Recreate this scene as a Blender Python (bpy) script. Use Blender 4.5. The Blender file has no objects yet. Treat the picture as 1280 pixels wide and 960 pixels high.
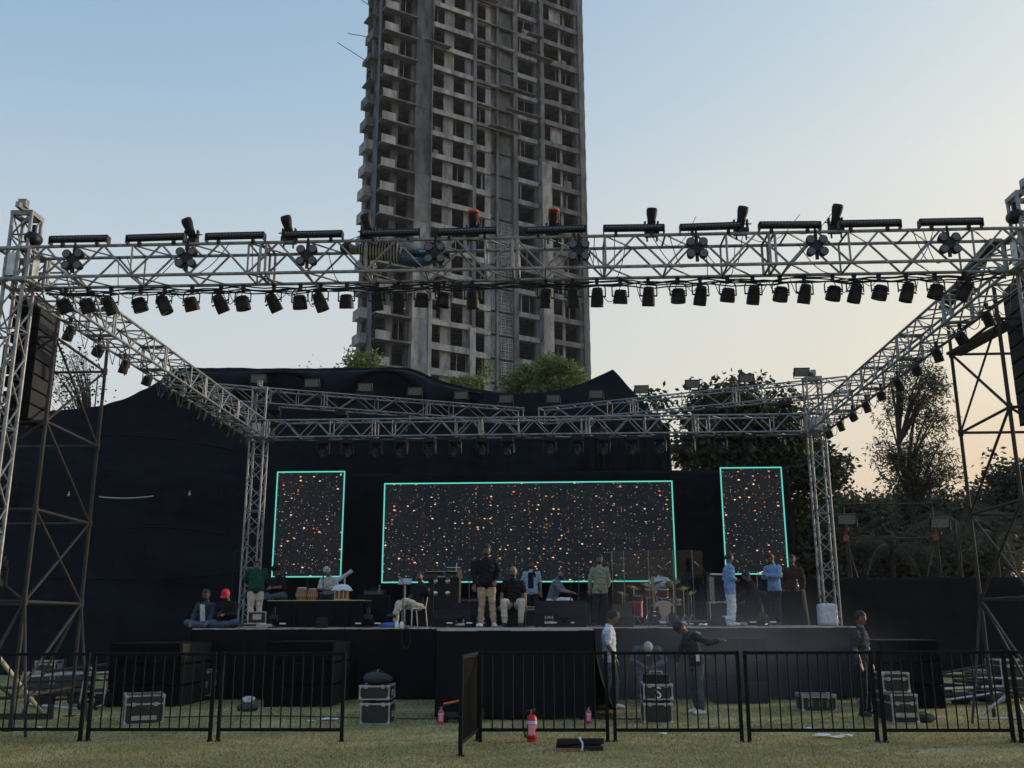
import bpy, bmesh, math, random
from math import sin, cos, pi, radians, atan, atan2, sqrt
from mathutils import Vector, Matrix, noise, Euler
random.seed(7)
SC = bpy.context.scene; COL = SC.collection
# ------------------------------------------------------------ camera
F, H = 1192.0, 1.68
TH = atan2(775-480, F); PS = atan(50*cos(TH)/F); RO = radians(.2)
fw = Vector((-sin(PS)*cos(TH), cos(PS)*cos(TH), sin(TH)))
rt0 = Vector((cos(PS), sin(PS), 0)); up0 = rt0.cross(fw)
rt = rt0*cos(RO)-up0*sin(RO); up = up0*cos(RO)+rt0*sin(RO)
CP = Vector((0, 0, H))
cam = bpy.data.cameras.new('camera'); co = bpy.data.objects.new('camera', cam); COL.objects.link(co)
m = Matrix.Identity(4)
for i in range(3):
    m[i][0] = rt[i]; m[i][1] = up[i]; m[i][2] = -fw[i]; m[i][3] = CP[i]
co.matrix_world = m
cam.sensor_width = 36; cam.lens = 36*F/1280; cam.clip_end = 3000; cam.clip_start = .05
SC.camera = co
# ------------------------------------------------------------ light
SUN_EL, SUN_AZ = radians(9), radians(66)          # azimuth clockwise from +Y
w = bpy.data.worlds.new('World'); SC.world = w; w.use_nodes = True
nt = w.node_tree; nt.nodes.clear()
sky = nt.nodes.new('ShaderNodeTexSky'); sky.sky_type = 'NISHITA'; sky.sun_disc = False
sky.sun_elevation = SUN_EL; sky.sun_rotation = SUN_AZ; sky.air_density = 1.6; sky.dust_density = 5.5; sky.ozone_density = 2.5; sky.altitude = 0
bg = nt.nodes.new('ShaderNodeBackground'); bg.inputs[1].default_value = .11
wo = nt.nodes.new('ShaderNodeOutputWorld')
# evening haze: warm and even towards the horizon on the sun side, pale blue away from it
tc = nt.nodes.new('ShaderNodeTexCoord'); sep = nt.nodes.new('ShaderNodeSeparateXYZ'); nt.links.new(tc.outputs['Generated'], sep.inputs[0])
def wmath(op, a, b=None, c=None, clamp=False):
    n = nt.nodes.new('ShaderNodeMath'); n.operation = op; n.use_clamp = clamp
    for i, v in enumerate((a, b, c)):
        if v is None: continue
        if isinstance(v, (int, float)): n.inputs[i].default_value = v
        else: nt.links.new(v, n.inputs[i])
    return n.outputs[0]
def wramp(fac, pts):
    n = nt.nodes.new('ShaderNodeValToRGB'); nt.links.new(fac, n.inputs[0]); e = n.color_ramp.elements
    while len(e) < len(pts): e.new(.5)
    for i, (p, c) in enumerate(pts): e[i].position = p; e[i].color = (*c, 1)
    return n.outputs[0]
def wmix(f, a, b, t='MIX'):
    n = nt.nodes.new('ShaderNodeMix'); n.data_type = 'RGBA'; n.blend_type = t
    for k, v in ((0, f), (6, a), (7, b)):
        if isinstance(v, (int, float)): n.inputs[k].default_value = v
        else: nt.links.new(v, n.inputs[k])
    return n.outputs[2]
W_SKY_MIX = .86
def S(r, g, b, k=1.0):      # sRGB bytes -> linear radiance
    f = lambda v: (v/255/12.92 if v/255 <= .04045 else ((v/255+.055)/1.055)**2.4)*k
    return (f(r), f(g), f(b))
az = wmath('ADD', wmath('MULTIPLY', sep.outputs[0], cos(radians(28))), wmath('MULTIPLY', sep.outputs[1], -sin(radians(28))))
azn = wmath('MULTIPLY_ADD', az, .5, .5, True)
el = wmath('MAXIMUM', sep.outputs[2], 0)
leftc = wramp(el, [(0, S(208, 208, 206)), (.14, S(214, 217, 217)), (.32, S(194, 208, 218)), (.5, S(148, 182, 210)), (.66, S(112, 158, 202)), (1, S(128, 166, 212))])
rightc = wramp(el, [(0, S(220, 156, 108)), (.12, S(238, 200, 152)), (.24, S(250, 234, 200)), (.42, S(246, 242, 230)), (.58, S(216, 227, 230)), (1, S(140, 175, 215))])
azf = wramp(azn, [(.06, (0, 0, 0)), (.24, (.22,)*3), (.42, (.55,)*3), (.60, (1, 1, 1))])
grad = wmix(azf, leftc, rightc)
# the sky is dimmer behind the viewer and brightens smoothly towards the sun
back = wmath('MULTIPLY_ADD', wmath('ADD', wmath('MULTIPLY', sep.outputs[0], sin(SUN_AZ)), wmath('MULTIPLY', sep.outputs[1], cos(SUN_AZ))), .36, .72)
gback = wramp(wmath('MULTIPLY_ADD', sep.outputs[1], .5, .5, True), [(0, (.58, .72, .98)), (.45, (.72, .84, 1.05)), (.66, (1, 1, 1))])
grad2 = wmix(1.0, grad, gback, 'MULTIPLY')
sk2 = wmix(1.0, sky.outputs[0], (0, 0, 0), 'ADD') if False else sky.outputs[0]
mul = nt.nodes.new('ShaderNodeVectorMath'); mul.operation = 'SCALE'; nt.links.new(grad2, mul.inputs[0]); mul.inputs['Scale'].default_value = .90/.11
mx = wmix(W_SKY_MIX, sk2, mul.outputs[0])
nt.links.new(mx, bg.inputs[0]); nt.links.new(bg.outputs[0], wo.inputs[0])
sl = bpy.data.lights.new('sun', 'SUN'); sl.energy = 2.0; sl.angle = radians(3); sl.color = (1, .84, .66)
so = bpy.data.objects.new('sun', sl); COL.objects.link(so)
sd = Vector((sin(SUN_AZ)*cos(SUN_EL), cos(SUN_AZ)*cos(SUN_EL), sin(SUN_EL)))
so.rotation_euler = sd.to_track_quat('Z', 'Y').to_euler(); so.location = (20, 0, 30)
SC.view_settings.view_transform = 'Standard'; SC.view_settings.look = 'None'; SC.view_settings.exposure = .33; SC.view_settings.gamma = 1
SC.render.engine = 'CYCLES'; SC.cycles.use_denoising = True; SC.cycles.max_bounces = 5; SC.cycles.diffuse_bounces = 3; SC.cycles.transparent_max_bounces = 12
SC.cycles.volume_bounces = 0; SC.cycles.volume_step_rate = 2.0; SC.cycles.caustics_reflective = False; SC.cycles.caustics_refractive = False
SC.cycles.adaptive_threshold = .02
# ------------------------------------------------------------ measuring from the photograph (pixel of the 1280x960 frame)
def ray(px, py): return rt*(px-640)+up*(480-py)+fw*F
def at(px, py, Y=None, Z=None, X=None):
    d = ray(px, py)
    t = Y/d.y if Y is not None else ((Z-H)/d.z if Z is not None else X/d.x)
    return CP+d*t
def pr(p):
    v = Vector(p)-CP; z = v.dot(fw); return (640+F*v.dot(rt)/z, 480-F*v.dot(up)/z)
# ------------------------------------------------------------ materials
def mat(name, c, rough=.6, metal=0, var=.0, scale=6, bump=0, bscale=None, c2=None, spec=None, emit=None, estr=1, alpha=None, coat=0, sheen=0, stretch=None):
    mt = bpy.data.materials.new(name); mt.use_nodes = True; n = mt.node_tree.nodes; l = mt.node_tree.links
    b = n['Principled BSDF']; b.inputs['Base Color'].default_value = (*c, 1); b.inputs['Roughness'].default_value = rough; b.inputs['Metallic'].default_value = metal
    if spec is not None: b.inputs['Specular IOR Level'].default_value = spec
    if coat: b.inputs['Coat Weight'].default_value = coat
    if sheen: b.inputs['Sheen Weight'].default_value = sheen
    if emit: b.inputs['Emission Color'].default_value = (*emit, 1); b.inputs['Emission Strength'].default_value = estr
    if alpha is not None: b.inputs['Alpha'].default_value = alpha
    if var or c2 or bump:
        t = n.new('ShaderNodeTexCoord')
        nz = n.new('ShaderNodeTexNoise'); nz.inputs['Scale'].default_value = scale; nz.inputs['Detail'].default_value = 6; nz.inputs['Roughness'].default_value = .65
        if stretch:
            mp = n.new('ShaderNodeMapping'); mp.inputs['Scale'].default_value = (1, 1, stretch); l.new(t.outputs['Object'], mp.inputs[0]); l.new(mp.outputs[0], nz.inputs['Vector'])
        else: l.new(t.outputs['Object'], nz.inputs['Vector'])
    if var or c2:
        r = n.new('ShaderNodeValToRGB'); r.color_ramp.elements[0].position = .34; r.color_ramp.elements[1].position = .66
        a = c2 if c2 else tuple(max(0, v*(1-var)) for v in c); bb = c if c2 else tuple(min(1, v*(1+var)) for v in c)
        r.color_ramp.elements[0].color = (*a, 1); r.color_ramp.elements[1].color = (*bb, 1)
        l.new(nz.outputs[0], r.inputs[0]); l.new(r.outputs[0], b.inputs['Base Color'])
        rr = n.new('ShaderNodeMapRange'); rr.inputs[3].default_value = max(.05, rough-.12); rr.inputs[4].default_value = min(1, rough+.12)
        l.new(nz.outputs[0], rr.inputs[0]); l.new(rr.outputs[0], b.inputs['Roughness'])
    if bump:
        n2 = n.new('ShaderNodeTexNoise'); n2.inputs['Scale'].default_value = bscale or scale*4; n2.inputs['Detail'].default_value = 5
        l.new(t.outputs['Object'], n2.inputs['Vector'])
        bp = n.new('ShaderNodeBump'); bp.inputs['Strength'].default_value = bump; bp.inputs['Distance'].default_value = .02
        l.new(n2.outputs[0], bp.inputs['Height']); l.new(bp.outputs[0], b.inputs['Normal'])
    return mt
M = {}
M['truss'] = mat('truss_paint', (.31, .32, .325), .42, .35, c2=(.13, .135, .14), scale=9)
M['black'] = mat('black_metal', (.009, .010, .011), .5, 0, spec=.3, var=.5, scale=12)
M['blackp'] = mat('black_plastic', (.009, .010, .012), .6, 0, spec=.25, var=.4, scale=20)
M['grille'] = mat('speaker_grille', (.016, .016, .017), .7, .2, var=.5, scale=70, bump=.4, bscale=160)
M['sub'] = mat('sub_cabinet', (.0035, .004, .005), .8, 0, spec=.1)
M['lensdim'] = mat('dim_reflector', (.07, .075, .085), .2, .2, var=.3, scale=40)
M['drape'] = mat('black_drape', (.0058, .0092, .0155), .85, 0, c2=(.0046, .0074, .0125), scale=.5, bump=.12, bscale=3, spec=.2)
M['drape2'] = mat('black_skirt', (.0048, .0064, .0100), .8, 0, c2=(.003, .004, .0065), scale=1.2, bump=.3, bscale=5, spec=.2)
M['netting'] = mat('black_fence_cloth', (.008, .0085, .009), .92, 0, c2=(.005, .0055, .006), scale=1.5, bump=.3, bscale=4, spec=.2)
M['deck'] = mat('deck_board', (.34, .35, .36), .55, 0, c2=(.16, .16, .17), scale=2.2, bump=.1)
M['rust'] = mat('scaffold_tube', (.045, .037, .034), .7, .2, c2=(.018, .016, .015), scale=5)
M['fence'] = mat('barrier_paint', (.004, .0055, .006), .65, 0, spec=.15, var=.4, scale=11)
M['glass'] = mat('lens_glass', (.06, .065, .075), .12, 0, spec=.9)
M['lens'] = mat('reflector_grey', (.2, .21, .23), .25, .5, var=.3, scale=40)
M['alu'] = mat('aluminium_edge', (.55, .56, .57), .35, .6, c2=(.32, .33, .33), scale=8)
M['ply'] = mat('case_laminate', (.018, .024, .024), .5, 0, var=.5, scale=6)
M['white'] = mat('white_paint', (.75, .76, .76), .5, 0, var=.08, scale=8)
M['whitec'] = mat('white_cloth', (.62, .66, .72), .85, 0, var=.08, scale=9)
M['plast'] = mat('crinkled_plastic', (.5, .52, .55), .3, 0, var=.2, scale=14, bump=1, bscale=18)
M['coupler'] = mat('red_oxide', (.22, .03, .03), .6, 0, var=.3)
M['red'] = mat('red_paint', (.5, .012, .02), .35, 0, var=.15, scale=8)
M['pink'] = mat('pink_wrap', (.6, .1, .18), .45, 0, c2=(.42, .04, .09), scale=12, bump=.6, bscale=30)
M['orange'] = mat('orange_paint', (.6, .13, .02), .5, 0, var=.2)
M['orangered'] = mat('orange_cover', (.55, .09, .05), .6, 0, var=.2)
M['wood'] = mat('wood', (.3, .16, .07), .5, 0, c2=(.18, .09, .04), scale=7)
M['paleply'] = mat('plywood_edge', (.55, .44, .22), .6, 0, var=.2)
M['concrete'] = mat('raw_concrete', (.15, .168, .18), .9, 0, c2=(.034, .04, .046), scale=.8, bump=.5, bscale=3, stretch=.35)
M['concrete2'] = mat('pale_plastered_concrete', (.34, .36, .37), .9, 0, c2=(.10, .108, .115), scale=1.0, bump=.4, bscale=3, stretch=.3)
M['concshade'] = mat('shaded_shell_concrete', (.035, .037, .04), .95, 0, c2=(.02, .02, .022), scale=.5)  # shade of the deep openings put into a darkened concrete colour
M['steel'] = mat('chrome', (.6, .6, .62), .22, .95)
M['cream'] = mat('cream_steel', (.6, .56, .45), .4, .2, var=.1)
M['brass'] = mat('brass', (.55, .36, .1), .25, .9)
M['bark'] = mat('bark', (.045, .036, .028), .95, 0, c2=(.02, .017, .014), scale=6, bump=.8)
M['paper'] = mat('paper', (.7, .7, .68), .8, 0, var=.05)
M['blue'] = mat('blue_tarp', (.02, .13, .35), .5, 0, var=.2)
M['cable'] = mat('cable_rubber', (.012, .012, .013), .55)
def leafmat(name, c1, c2, tr=.35):
    mt = bpy.data.materials.new(name); mt.use_nodes = True; n = mt.node_tree.nodes; l = mt.node_tree.links; b = n['Principled BSDF']
    g = n.new('ShaderNodeNewGeometry'); r = n.new('ShaderNodeValToRGB'); r.color_ramp.elements[0].color = (*c1, 1); r.color_ramp.elements[1].color = (*c2, 1)
    l.new(g.outputs['Random Per Island'], r.inputs[0]); l.new(r.outputs[0], b.inputs['Base Color']); b.inputs['Roughness'].default_value = .6
    b.inputs['Specular IOR Level'].default_value = .3
    t = n.new('ShaderNodeBsdfTranslucent'); l.new(r.outputs[0], t.inputs[0]); ms = n.new('ShaderNodeMixShader'); ms.inputs[0].default_value = tr
    l.new(b.outputs[0], ms.inputs[1]); l.new(t.outputs[0], ms.inputs[2]); l.new(ms.outputs[0], n['Material Output'].inputs[0])
    return mt
M['leafdark'] = leafmat('dark_leaves', (.02, .03, .015), (.055, .07, .035), .3)
M['leafhazyolive'] = leafmat('hazy_olive_leaves', (.035, .045, .027), (.09, .10, .06), .35)  # haze over the right-hand bushes put into a lightened olive leaf colour
M['leafgreen'] = leafmat('bright_leaves', (.07, .11, .025), (.17, .22, .06), .4)
M['grassblade'] = leafmat('grass_blades', (.2, .175, .065), (.46, .39, .17), .3)
# ------------------------------------------------------------ mesh builder
class MB:
    def __init__(s): s.v = []; s.f = []; s.mi = []; s.sm = []; s.X = Matrix.Identity(4); s.cur = 0; s.smooth = False
    def add(s, vs, fs, sm=None):
        o = len(s.v); X = s.X
        s.v += [X @ Vector(p) for p in vs]; s.f += [tuple(i+o for i in f) for f in fs]
        s.mi += [s.cur]*len(fs); s.sm += [s.smooth if sm is None else sm]*len(fs); return s
    def box(s, c, d, R=None, bev=0):
        hx, hy, hz = d[0]/2, d[1]/2, d[2]/2; c = Vector(c)
        if bev:
            bm = bmesh.new(); bmesh.ops.create_cube(bm, size=1)
            for v in bm.verts: v.co = Vector((v.co.x*d[0], v.co.y*d[1], v.co.z*d[2]))
            bmesh.ops.bevel(bm, geom=bm.edges[:], offset=bev, segments=2, affect='EDGES', profile=.5)
            bm.verts.ensure_lookup_table()
            vs = [(R @ v.co if R else v.co)+c for v in bm.verts]; fs = [[v.index for v in f.verts] for f in bm.faces]; bm.free()
            return s.add(vs, fs)
        vs = [Vector((x, y, z)) for z in (-hz, hz) for x, y in ((-hx, -hy), (hx, -hy), (hx, hy), (-hx, hy))]
        if R: vs = [R @ v for v in vs]
        return s.add([v+c for v in vs], [(3, 2, 1, 0), (4, 5, 6, 7), (0, 1, 5, 4), (1, 2, 6, 5), (2, 3, 7, 6), (3, 0, 4, 7)], False)
    def tube(s, a, b, r, n=6, r2=None, cap=True):
        a = Vector(a); b = Vector(b); d = (b-a); r2 = r if r2 is None else r2
        if d.length < 1e-6: return s
        q = d.to_track_quat('Z', 'Y'); vs = []
        for p, rr in ((a, r), (b, r2)):
            for k in range(n): vs.append(p+q @ Vector((cos(2*pi*k/n)*rr, sin(2*pi*k/n)*rr, 0)))
        fs = [(k, (k+1) % n, n+(k+1) % n, n+k) for k in range(n)]
        s.add(vs, fs, True)
        if cap: s.add(vs, [tuple(range(n))[::-1], tuple(range(n, 2*n))], False)
        return s
    def path(s, pts, r, n=5):
        for a, b in zip(pts[:-1], pts[1:]): s.tube(a, b, r, n, cap=False)
        return s
    def lathe(s, prof, n=16, c=(0, 0, 0), ax=None, sm=True):
        q = Vector(ax).to_track_quat('Z', 'Y') if ax is not None else None; c = Vector(c); vs = []
        for r, z in prof:
            for k in range(n):
                p = Vector((cos(2*pi*k/n)*r, sin(2*pi*k/n)*r, z)); vs.append((q @ p if q else p)+c)
        fs = []
        for j in range(len(prof)-1):
            for k in range(n): fs.append((j*n+k, j*n+(k+1) % n, (j+1)*n+(k+1) % n, (j+1)*n+k))
        s.add(vs, fs, sm)
        s.add(vs, [tuple(range(n))[::-1], tuple(range((len(prof)-1)*n, len(prof)*n))], False)
        return s
    def ball(s, c, r, n=12, sc=(1, 1, 1), R=None):
        pts = []; c = Vector(c); m_ = n//2
        for j in range(m_+1):
            for k in range(n):
                t = pi*j/m_; p = Vector((sin(t)*cos(2*pi*k/n)*sc[0], sin(t)*sin(2*pi*k/n)*sc[1], cos(t)*sc[2]))*r
                pts.append((R @ p if R else p)+c)
        return s.add(pts, [(j*n+k, (j+1)*n+k, (j+1)*n+(k+1) % n, j*n+(k+1) % n) for j in range(m_) for k in range(n)], True)
    def prism(s, poly, y0, y1):        # poly in local XZ, extruded along Y
        n = len(poly); vs = [(x, y0, z) for x, z in poly]+[(x, y1, z) for x, z in poly]
        return s.add(vs, [tuple(range(n)), tuple(range(n, 2*n))[::-1]]+[(k, n+k, n+(k+1) % n, (k+1) % n) for k in range(n)], False)
    def mesh(s, name, mats):
        me = bpy.data.meshes.new(name); me.from_pydata([tuple(v) for v in s.v], [], s.f)
        mats = mats if isinstance(mats, (list, tuple)) else [mats]
        for x in mats: me.materials.append(M[x] if isinstance(x, str) else x)
        me.polygons.foreach_set('material_index', s.mi); me.polygons.foreach_set('use_smooth', s.sm); me.update(); return me
    def build(s, name, mats, parent=None, loc=None):
        o = bpy.data.objects.new(name, s.mesh(name, mats)); COL.objects.link(o)
        if parent: o.parent = parent
        if loc is not None: o.location = loc
        return o
def tag(o, label=None, cat=None, group=None, kind=None):
    if label: o['label'] = label
    if cat: o['category'] = cat
    if group: o['group'] = group
    if kind: o['kind'] = kind
    return o
def thing(name, label, cat, loc=(0, 0, 0), rz=0, group=None):
    o = bpy.data.objects.new(name, None); COL.objects.link(o); o.location = loc; o.rotation_euler = (0, 0, rz) if isinstance(rz, (int, float)) else rz
    o.empty_display_size = .1
    return tag(o, label, cat, group)
KIDS = {}
def copy_tree(o, label=None, loc=None, rot=None, parent=None):
    c = o.copy(); COL.objects.link(c)
    if parent: c.parent = parent
    if label: c['label'] = label
    if loc is not None: c.location = loc
    if rot is not None: c.rotation_euler = rot
    for ch in list(o.children): copy_tree(ch, parent=c)
    return c
def struct(o, kind='structure'): o['kind'] = kind; return o
ORD = ['first', 'second', 'third', 'fourth', 'fifth', 'sixth', 'seventh', 'eighth', 'ninth', 'tenth', 'eleventh', 'twelfth', 'thirteenth', 'fourteenth', 'fifteenth', 'sixteenth', 'seventeenth', 'eighteenth', 'nineteenth', 'twentieth']+['twenty-'+x for x in ('first', 'second', 'third', 'fourth', 'fifth', 'sixth', 'seventh', 'eighth', 'ninth')]+['thirtieth']+['thirty-'+x for x in ('first', 'second', 'third', 'fourth', 'fifth', 'sixth', 'seventh', 'eighth')]
def text(body, size, parent, loc, rot, material, ext=.002, align='CENTER', name='lettering'):
    cu = bpy.data.curves.new(name, 'FONT'); cu.body = body; cu.size = size; cu.extrude = ext; cu.align_x = align; cu.align_y = 'CENTER'
    t_ = bpy.data.objects.new(name, cu); COL.objects.link(t_); dg = bpy.context.evaluated_depsgraph_get(); me = bpy.data.meshes.new_from_object(t_.evaluated_get(dg)); bpy.data.objects.remove(t_)
    me.materials.clear(); me.materials.append(M[material]); o = bpy.data.objects.new(name, me); COL.objects.link(o); o.parent = parent; o.location = loc; o.rotation_euler = rot; return o
def RX(a): return Matrix.Rotation(a, 3, 'X')
def RY(a): return Matrix.Rotation(a, 3, 'Y')
def RZ(a): return Matrix.Rotation(a, 3, 'Z')
# ============================================================ GROUND
def build_ground():
    mt = bpy.data.materials.new('lawn'); mt.use_nodes = True; n = mt.node_tree.nodes; l = mt.node_tree.links; b = n['Principled BSDF']
    t = n.new('ShaderNodeTexCoord'); a = n.new('ShaderNodeTexNoise'); a.inputs['Scale'].default_value = .8; a.inputs['Detail'].default_value = 8; a.inputs['Roughness'].default_value = .7
    l.new(t.outputs['Object'], a.inputs['Vector'])
    r = n.new('ShaderNodeValToRGB'); e = r.color_ramp.elements; e[0].position = .3; e[0].color = (.20, .175, .068, 1); e[1].position = .7; e[1].color = (.55, .44, .22, 1)
    m1 = e.new(.5); m1.color = (.34, .30, .13, 1)
    l.new(a.outputs[0], r.inputs[0])
    f = n.new('ShaderNodeTexNoise'); f.inputs['Scale'].default_value = 26; f.inputs['Detail'].default_value = 6; l.new(t.outputs['Object'], f.inputs['Vector'])
    mr = n.new('ShaderNodeMapRange'); mr.inputs[1].default_value = .3; mr.inputs[2].default_value = .7; mr.inputs[3].default_value = .35; mr.inputs[4].default_value = 1.5; l.new(f.outputs[0], mr.inputs[0])
    mm = n.new('ShaderNodeVectorMath'); mm.operation = 'SCALE'; l.new(r.outputs[0], mm.inputs[0]); l.new(mr.outputs[0], mm.inputs['Scale']); l.new(mm.outputs[0], b.inputs['Base Color'])
    b.inputs['Roughness'].default_value = .95; b.inputs['Specular IOR Level'].default_value = .15
    bp = n.new('ShaderNodeBump'); bp.inputs['Strength'].default_value = .9; bp.inputs['Distance'].default_value = .04; l.new(f.outputs[0], bp.inputs['Height']); l.new(bp.outputs[0], b.inputs['Normal'])
    g = MB(); g.add([(-250, -60, 0), (250, -60, 0), (250, 250, 0), (-250, 250, 0)], [(0, 1, 2, 3)])
    struct(g.build('ground', mt))
    # blades
    rnd = random.Random(3); g = MB(); vs = g.v
    for i in range(80000):
        y = 10.5+rnd.random()**1.6*11.5; x = rnd.uniform(-.60, .56)*y*1.02; nv = noise.noise(Vector((x*.7, y*.7, 0)))
        if nv < -.32 and rnd.random() < .6: continue
        h = rnd.uniform(.015, .045)*(1+.5*nv); a_ = rnd.uniform(0, 2*pi); ww = .004+.0003*y; lx, ly = rnd.uniform(-.03, .03), rnd.uniform(-.03, .03)
        dx, dy = cos(a_)*ww, sin(a_)*ww; o = len(vs)
        vs.append(Vector((x-dx, y-dy, 0))); vs.append(Vector((x+dx, y+dy, 0))); vs.append(Vector((x+lx, y+ly, h))); g.f.append((o, o+1, o+2))
    g.mi = [0]*len(g.f); g.sm = [False]*len(g.f)
    o = g.build('grass', 'grassblade'); tag(o, 'short dry green grass of the lawn in front of the stage', 'grass', None, 'stuff')
build_ground()
# ============================================================ UNFINISHED TOWER
def build_tower():
    P0 = at(462, 465, Y=112)            # nearest left corner
    A = radians(57)                     # azimuth of the street face
    ud = Vector((sin(A), cos(A), 0)); nd = Vector((-cos(A), sin(A), 0))*1.0   # nd points into the building
    if nd.y < 0: nd = -nd
    org = Vector((P0.x, P0.y, 0))
    def uof(px, py=420, off=0):         # plane intersection -> u
        d = ray(px, py); o2 = org+nd*off
        t = (o2-CP).dot(nd)/d.dot(nd); return ((CP+d*t)-o2).dot(ud)
    root = thing('unfinished_tower', 'tall bare concrete high-rise under construction rising behind the stage', 'building', org, 0)
    X = Matrix(((ud.x, nd.x, 0, 0), (ud.y, nd.y, 0, 0), (0, 0, 1, 0), (0, 0, 0, 1)))
    def nb(): b = MB(); b.X = X; return b
    FH = 3.3; NF = 30; Z0 = -1.0
    W = uof(731); D = 4.6
    u = {k: uof(k) for k in (468, 489, 505, 509, 529, 533, 548, 561, 576, 582, 590, 606, 611, 617.5, 620.5, 640, 646, 669, 672, 686, 689, 701, 704, 721, 731)}
    rnd = random.Random(5)
    def gb(b, u0, u1, v0, v1, z0, z1): b.box(((u0+u1)/2, (v0+v1)/2, (z0+z1)/2), (abs(u1-u0), abs(v1-v0), z1-z0))
    # face offsets (v negative = forward)
    for k in range(NF+1):
        z = Z0+k*FH; b = nb()
        b.cur = 0
        gb(b, 0.02, W, 0.05, D, z-.16, z)                          # floor plate
        gb(b, u[533], u[590], -1.0+.006, .05, z-.16, z+.0)         # projecting bay floor
        b.cur = 1
        low = k < 12
        gb(b, u[533]-.2, u[590]-(.6 if not low else 0), -1.13, -1.0, z-.34, z+(.52 if low else .36))   # bay edge beam / parapet
        gb(b, u[590], u[611], -.52, .05, z-.34, z+.42)
        gb(b, u[640]+.1, u[672], -.62, .05, z-.34, z+.34)
        b.cur = 0 if not low else 1
        gb(b, u[672], u[731], -1.15, -1.0, z-.3, z+.42 + (.2 if k % 5 == 0 else 0)); b.cur = 0; gb(b, u[672], u[731], -1.0+.006, .05, z-.16, z)
        if k >= 21: b.box((W*.5+rnd.uniform(-9, 9), -1.62, z-.1), (rnd.uniform(2, 6), .9, .12)); gb(b, u[590]+.01, u[640]+.09, -.95, -.53, z-.16, z+.01+.3*(k%2))
        gb(b, u[468]-.5, u[509], -1.4, .05, z-.2, z+.03); b.cur = 1; gb(b, u[468]-.5, u[489]-.8, -1.5, -1.4, z-.2, z+.95)
        b.build('floor_slab', ['concrete', 'concrete2'], root)
    ZT = Z0+NF*FH
    b = nb(); gb(b, 6.5, W-2, D+.26, 15, Z0, ZT); b.build('rear_block', 'concshade', root)
    # pillars
    def pillar(u0, u1, v0, v1, z0=Z0, z1=ZT, m_='concrete'): b = nb(); gb(b, u0, u1, v0, v1, z0, z1); b.build('pillar', m_, root)
    pillar(-.05, u[468]-.55, -.25, .6)
    pillar(u[489]-.9, u[489], -.3, .35); pillar(u[505], u[509]+.02, -.33, .4)
    for k in range(NF):                 # the broad blank wall, its lifts slightly out of line
        b = nb(); z = Z0+k*FH; j = rnd.uniform(0, .05)+(.45 if k >= 18 else 0)
        gb(b, u[509]+.03, u[529], -1.3+j, .3, z+.01, z+FH-.01); b.build('wall_panel', 'concrete2' if k < 16 else 'concrete', root)
    pillar(u[529]+.01, u[533]+.05, -1.45, .2, Z0, Z0+15*FH, 'concrete2'); pillar(u[529]+.01, u[533]-.3, -1.3, .2, Z0+15*FH, ZT)
    pillar(u[582], u[590]-.15, -1.32, .1, Z0, Z0+12*FH, 'concrete2'); pillar(u[582]+.3, u[590]-.15, -1.2, .1, Z0+12*FH+.01, ZT)
    pillar(u[617.5], u[620.5], -.7, .1); pillar(u[640], u[646], -.65, .35); pillar(u[669], u[672]+.2, -.35, .3)
    pillar(u[672]+.2, u[686], -1.4, .2, Z0, Z0+20*FH, 'concrete2'); pillar(u[672]+.2, u[686]-1, -1.2, .2, Z0+20*FH+.01, ZT)
    pillar(W-.9, W+.02, -1.25, .5); pillar(u[721], u[721]+.5, -.9, .2)
    # infill walls and recess walls per floor, their shade put into a darker colour
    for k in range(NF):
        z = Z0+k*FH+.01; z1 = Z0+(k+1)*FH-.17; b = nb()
        b.cur = 1
        gb(b, u[548], u[561], -.5, -.3, z, z1)
        if k % 7 != 3: gb(b, u[576], u[582]+.25, -.5, -.3, z, z1)
        gb(b, u[606]-.2, u[611]+.05, -.3, -.12, z, z1)
        gb(b, u[701], u[704]-.0, -.6, -.4, z, z1); gb(b, u[689], u[701], -.58, -.42, z, z+(.9 if k % 3 else z1-z)) if k % 2 else None
        for q in range(3):
            if rnd.random() < .6: uu = rnd.choice((u[533]+.6, u[561]+.5, u[590]+.8, u[646]+1.2, u[689]+.8, u[704]+.7, u[489]+.4))+rnd.uniform(0, .8); gb(b, uu, uu+.09, -.1, 0, z, z1)
            if rnd.random() < .3: uu = rnd.choice((u[533]+.6, u[590]+.8, u[646]+1.2, u[704]+.7)); gb(b, uu, uu+rnd.uniform(.5, 1.3), .1, .3, z, z+rnd.uniform(.4, 2.2))
        if rnd.random() < .85: gb(b, u[533]+.1, u[548], -.2, -.05, z, z+rnd.choice((.5, .9, .9, 1.4)))
        if rnd.random() < .5: gb(b, u[646]+.6, u[646]+.8, -.1, .8, z, z1)
        if rnd.random() < .4: gb(b, u[704]+1, u[704]+1.25, .1, .9, z, z1)
        # diagonal stair stringer inside the bay
        b.add([(u[561]-.1, .3, z), (u[561]-.1, .3, z+.5), (u[548]+.2, .3, z1), (u[548]+.2, .3, z1-.5)], [(0, 1, 2, 3)])
        b.cur = 0
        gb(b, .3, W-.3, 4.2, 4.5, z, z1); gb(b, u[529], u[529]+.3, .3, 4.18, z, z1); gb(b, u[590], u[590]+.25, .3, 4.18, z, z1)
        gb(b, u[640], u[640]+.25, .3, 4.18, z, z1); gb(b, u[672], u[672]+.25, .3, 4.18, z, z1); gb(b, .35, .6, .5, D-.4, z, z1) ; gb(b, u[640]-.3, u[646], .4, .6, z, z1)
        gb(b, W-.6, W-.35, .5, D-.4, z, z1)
        b.build('infill_wall', ['concshade', 'concrete2'], root)
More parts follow.
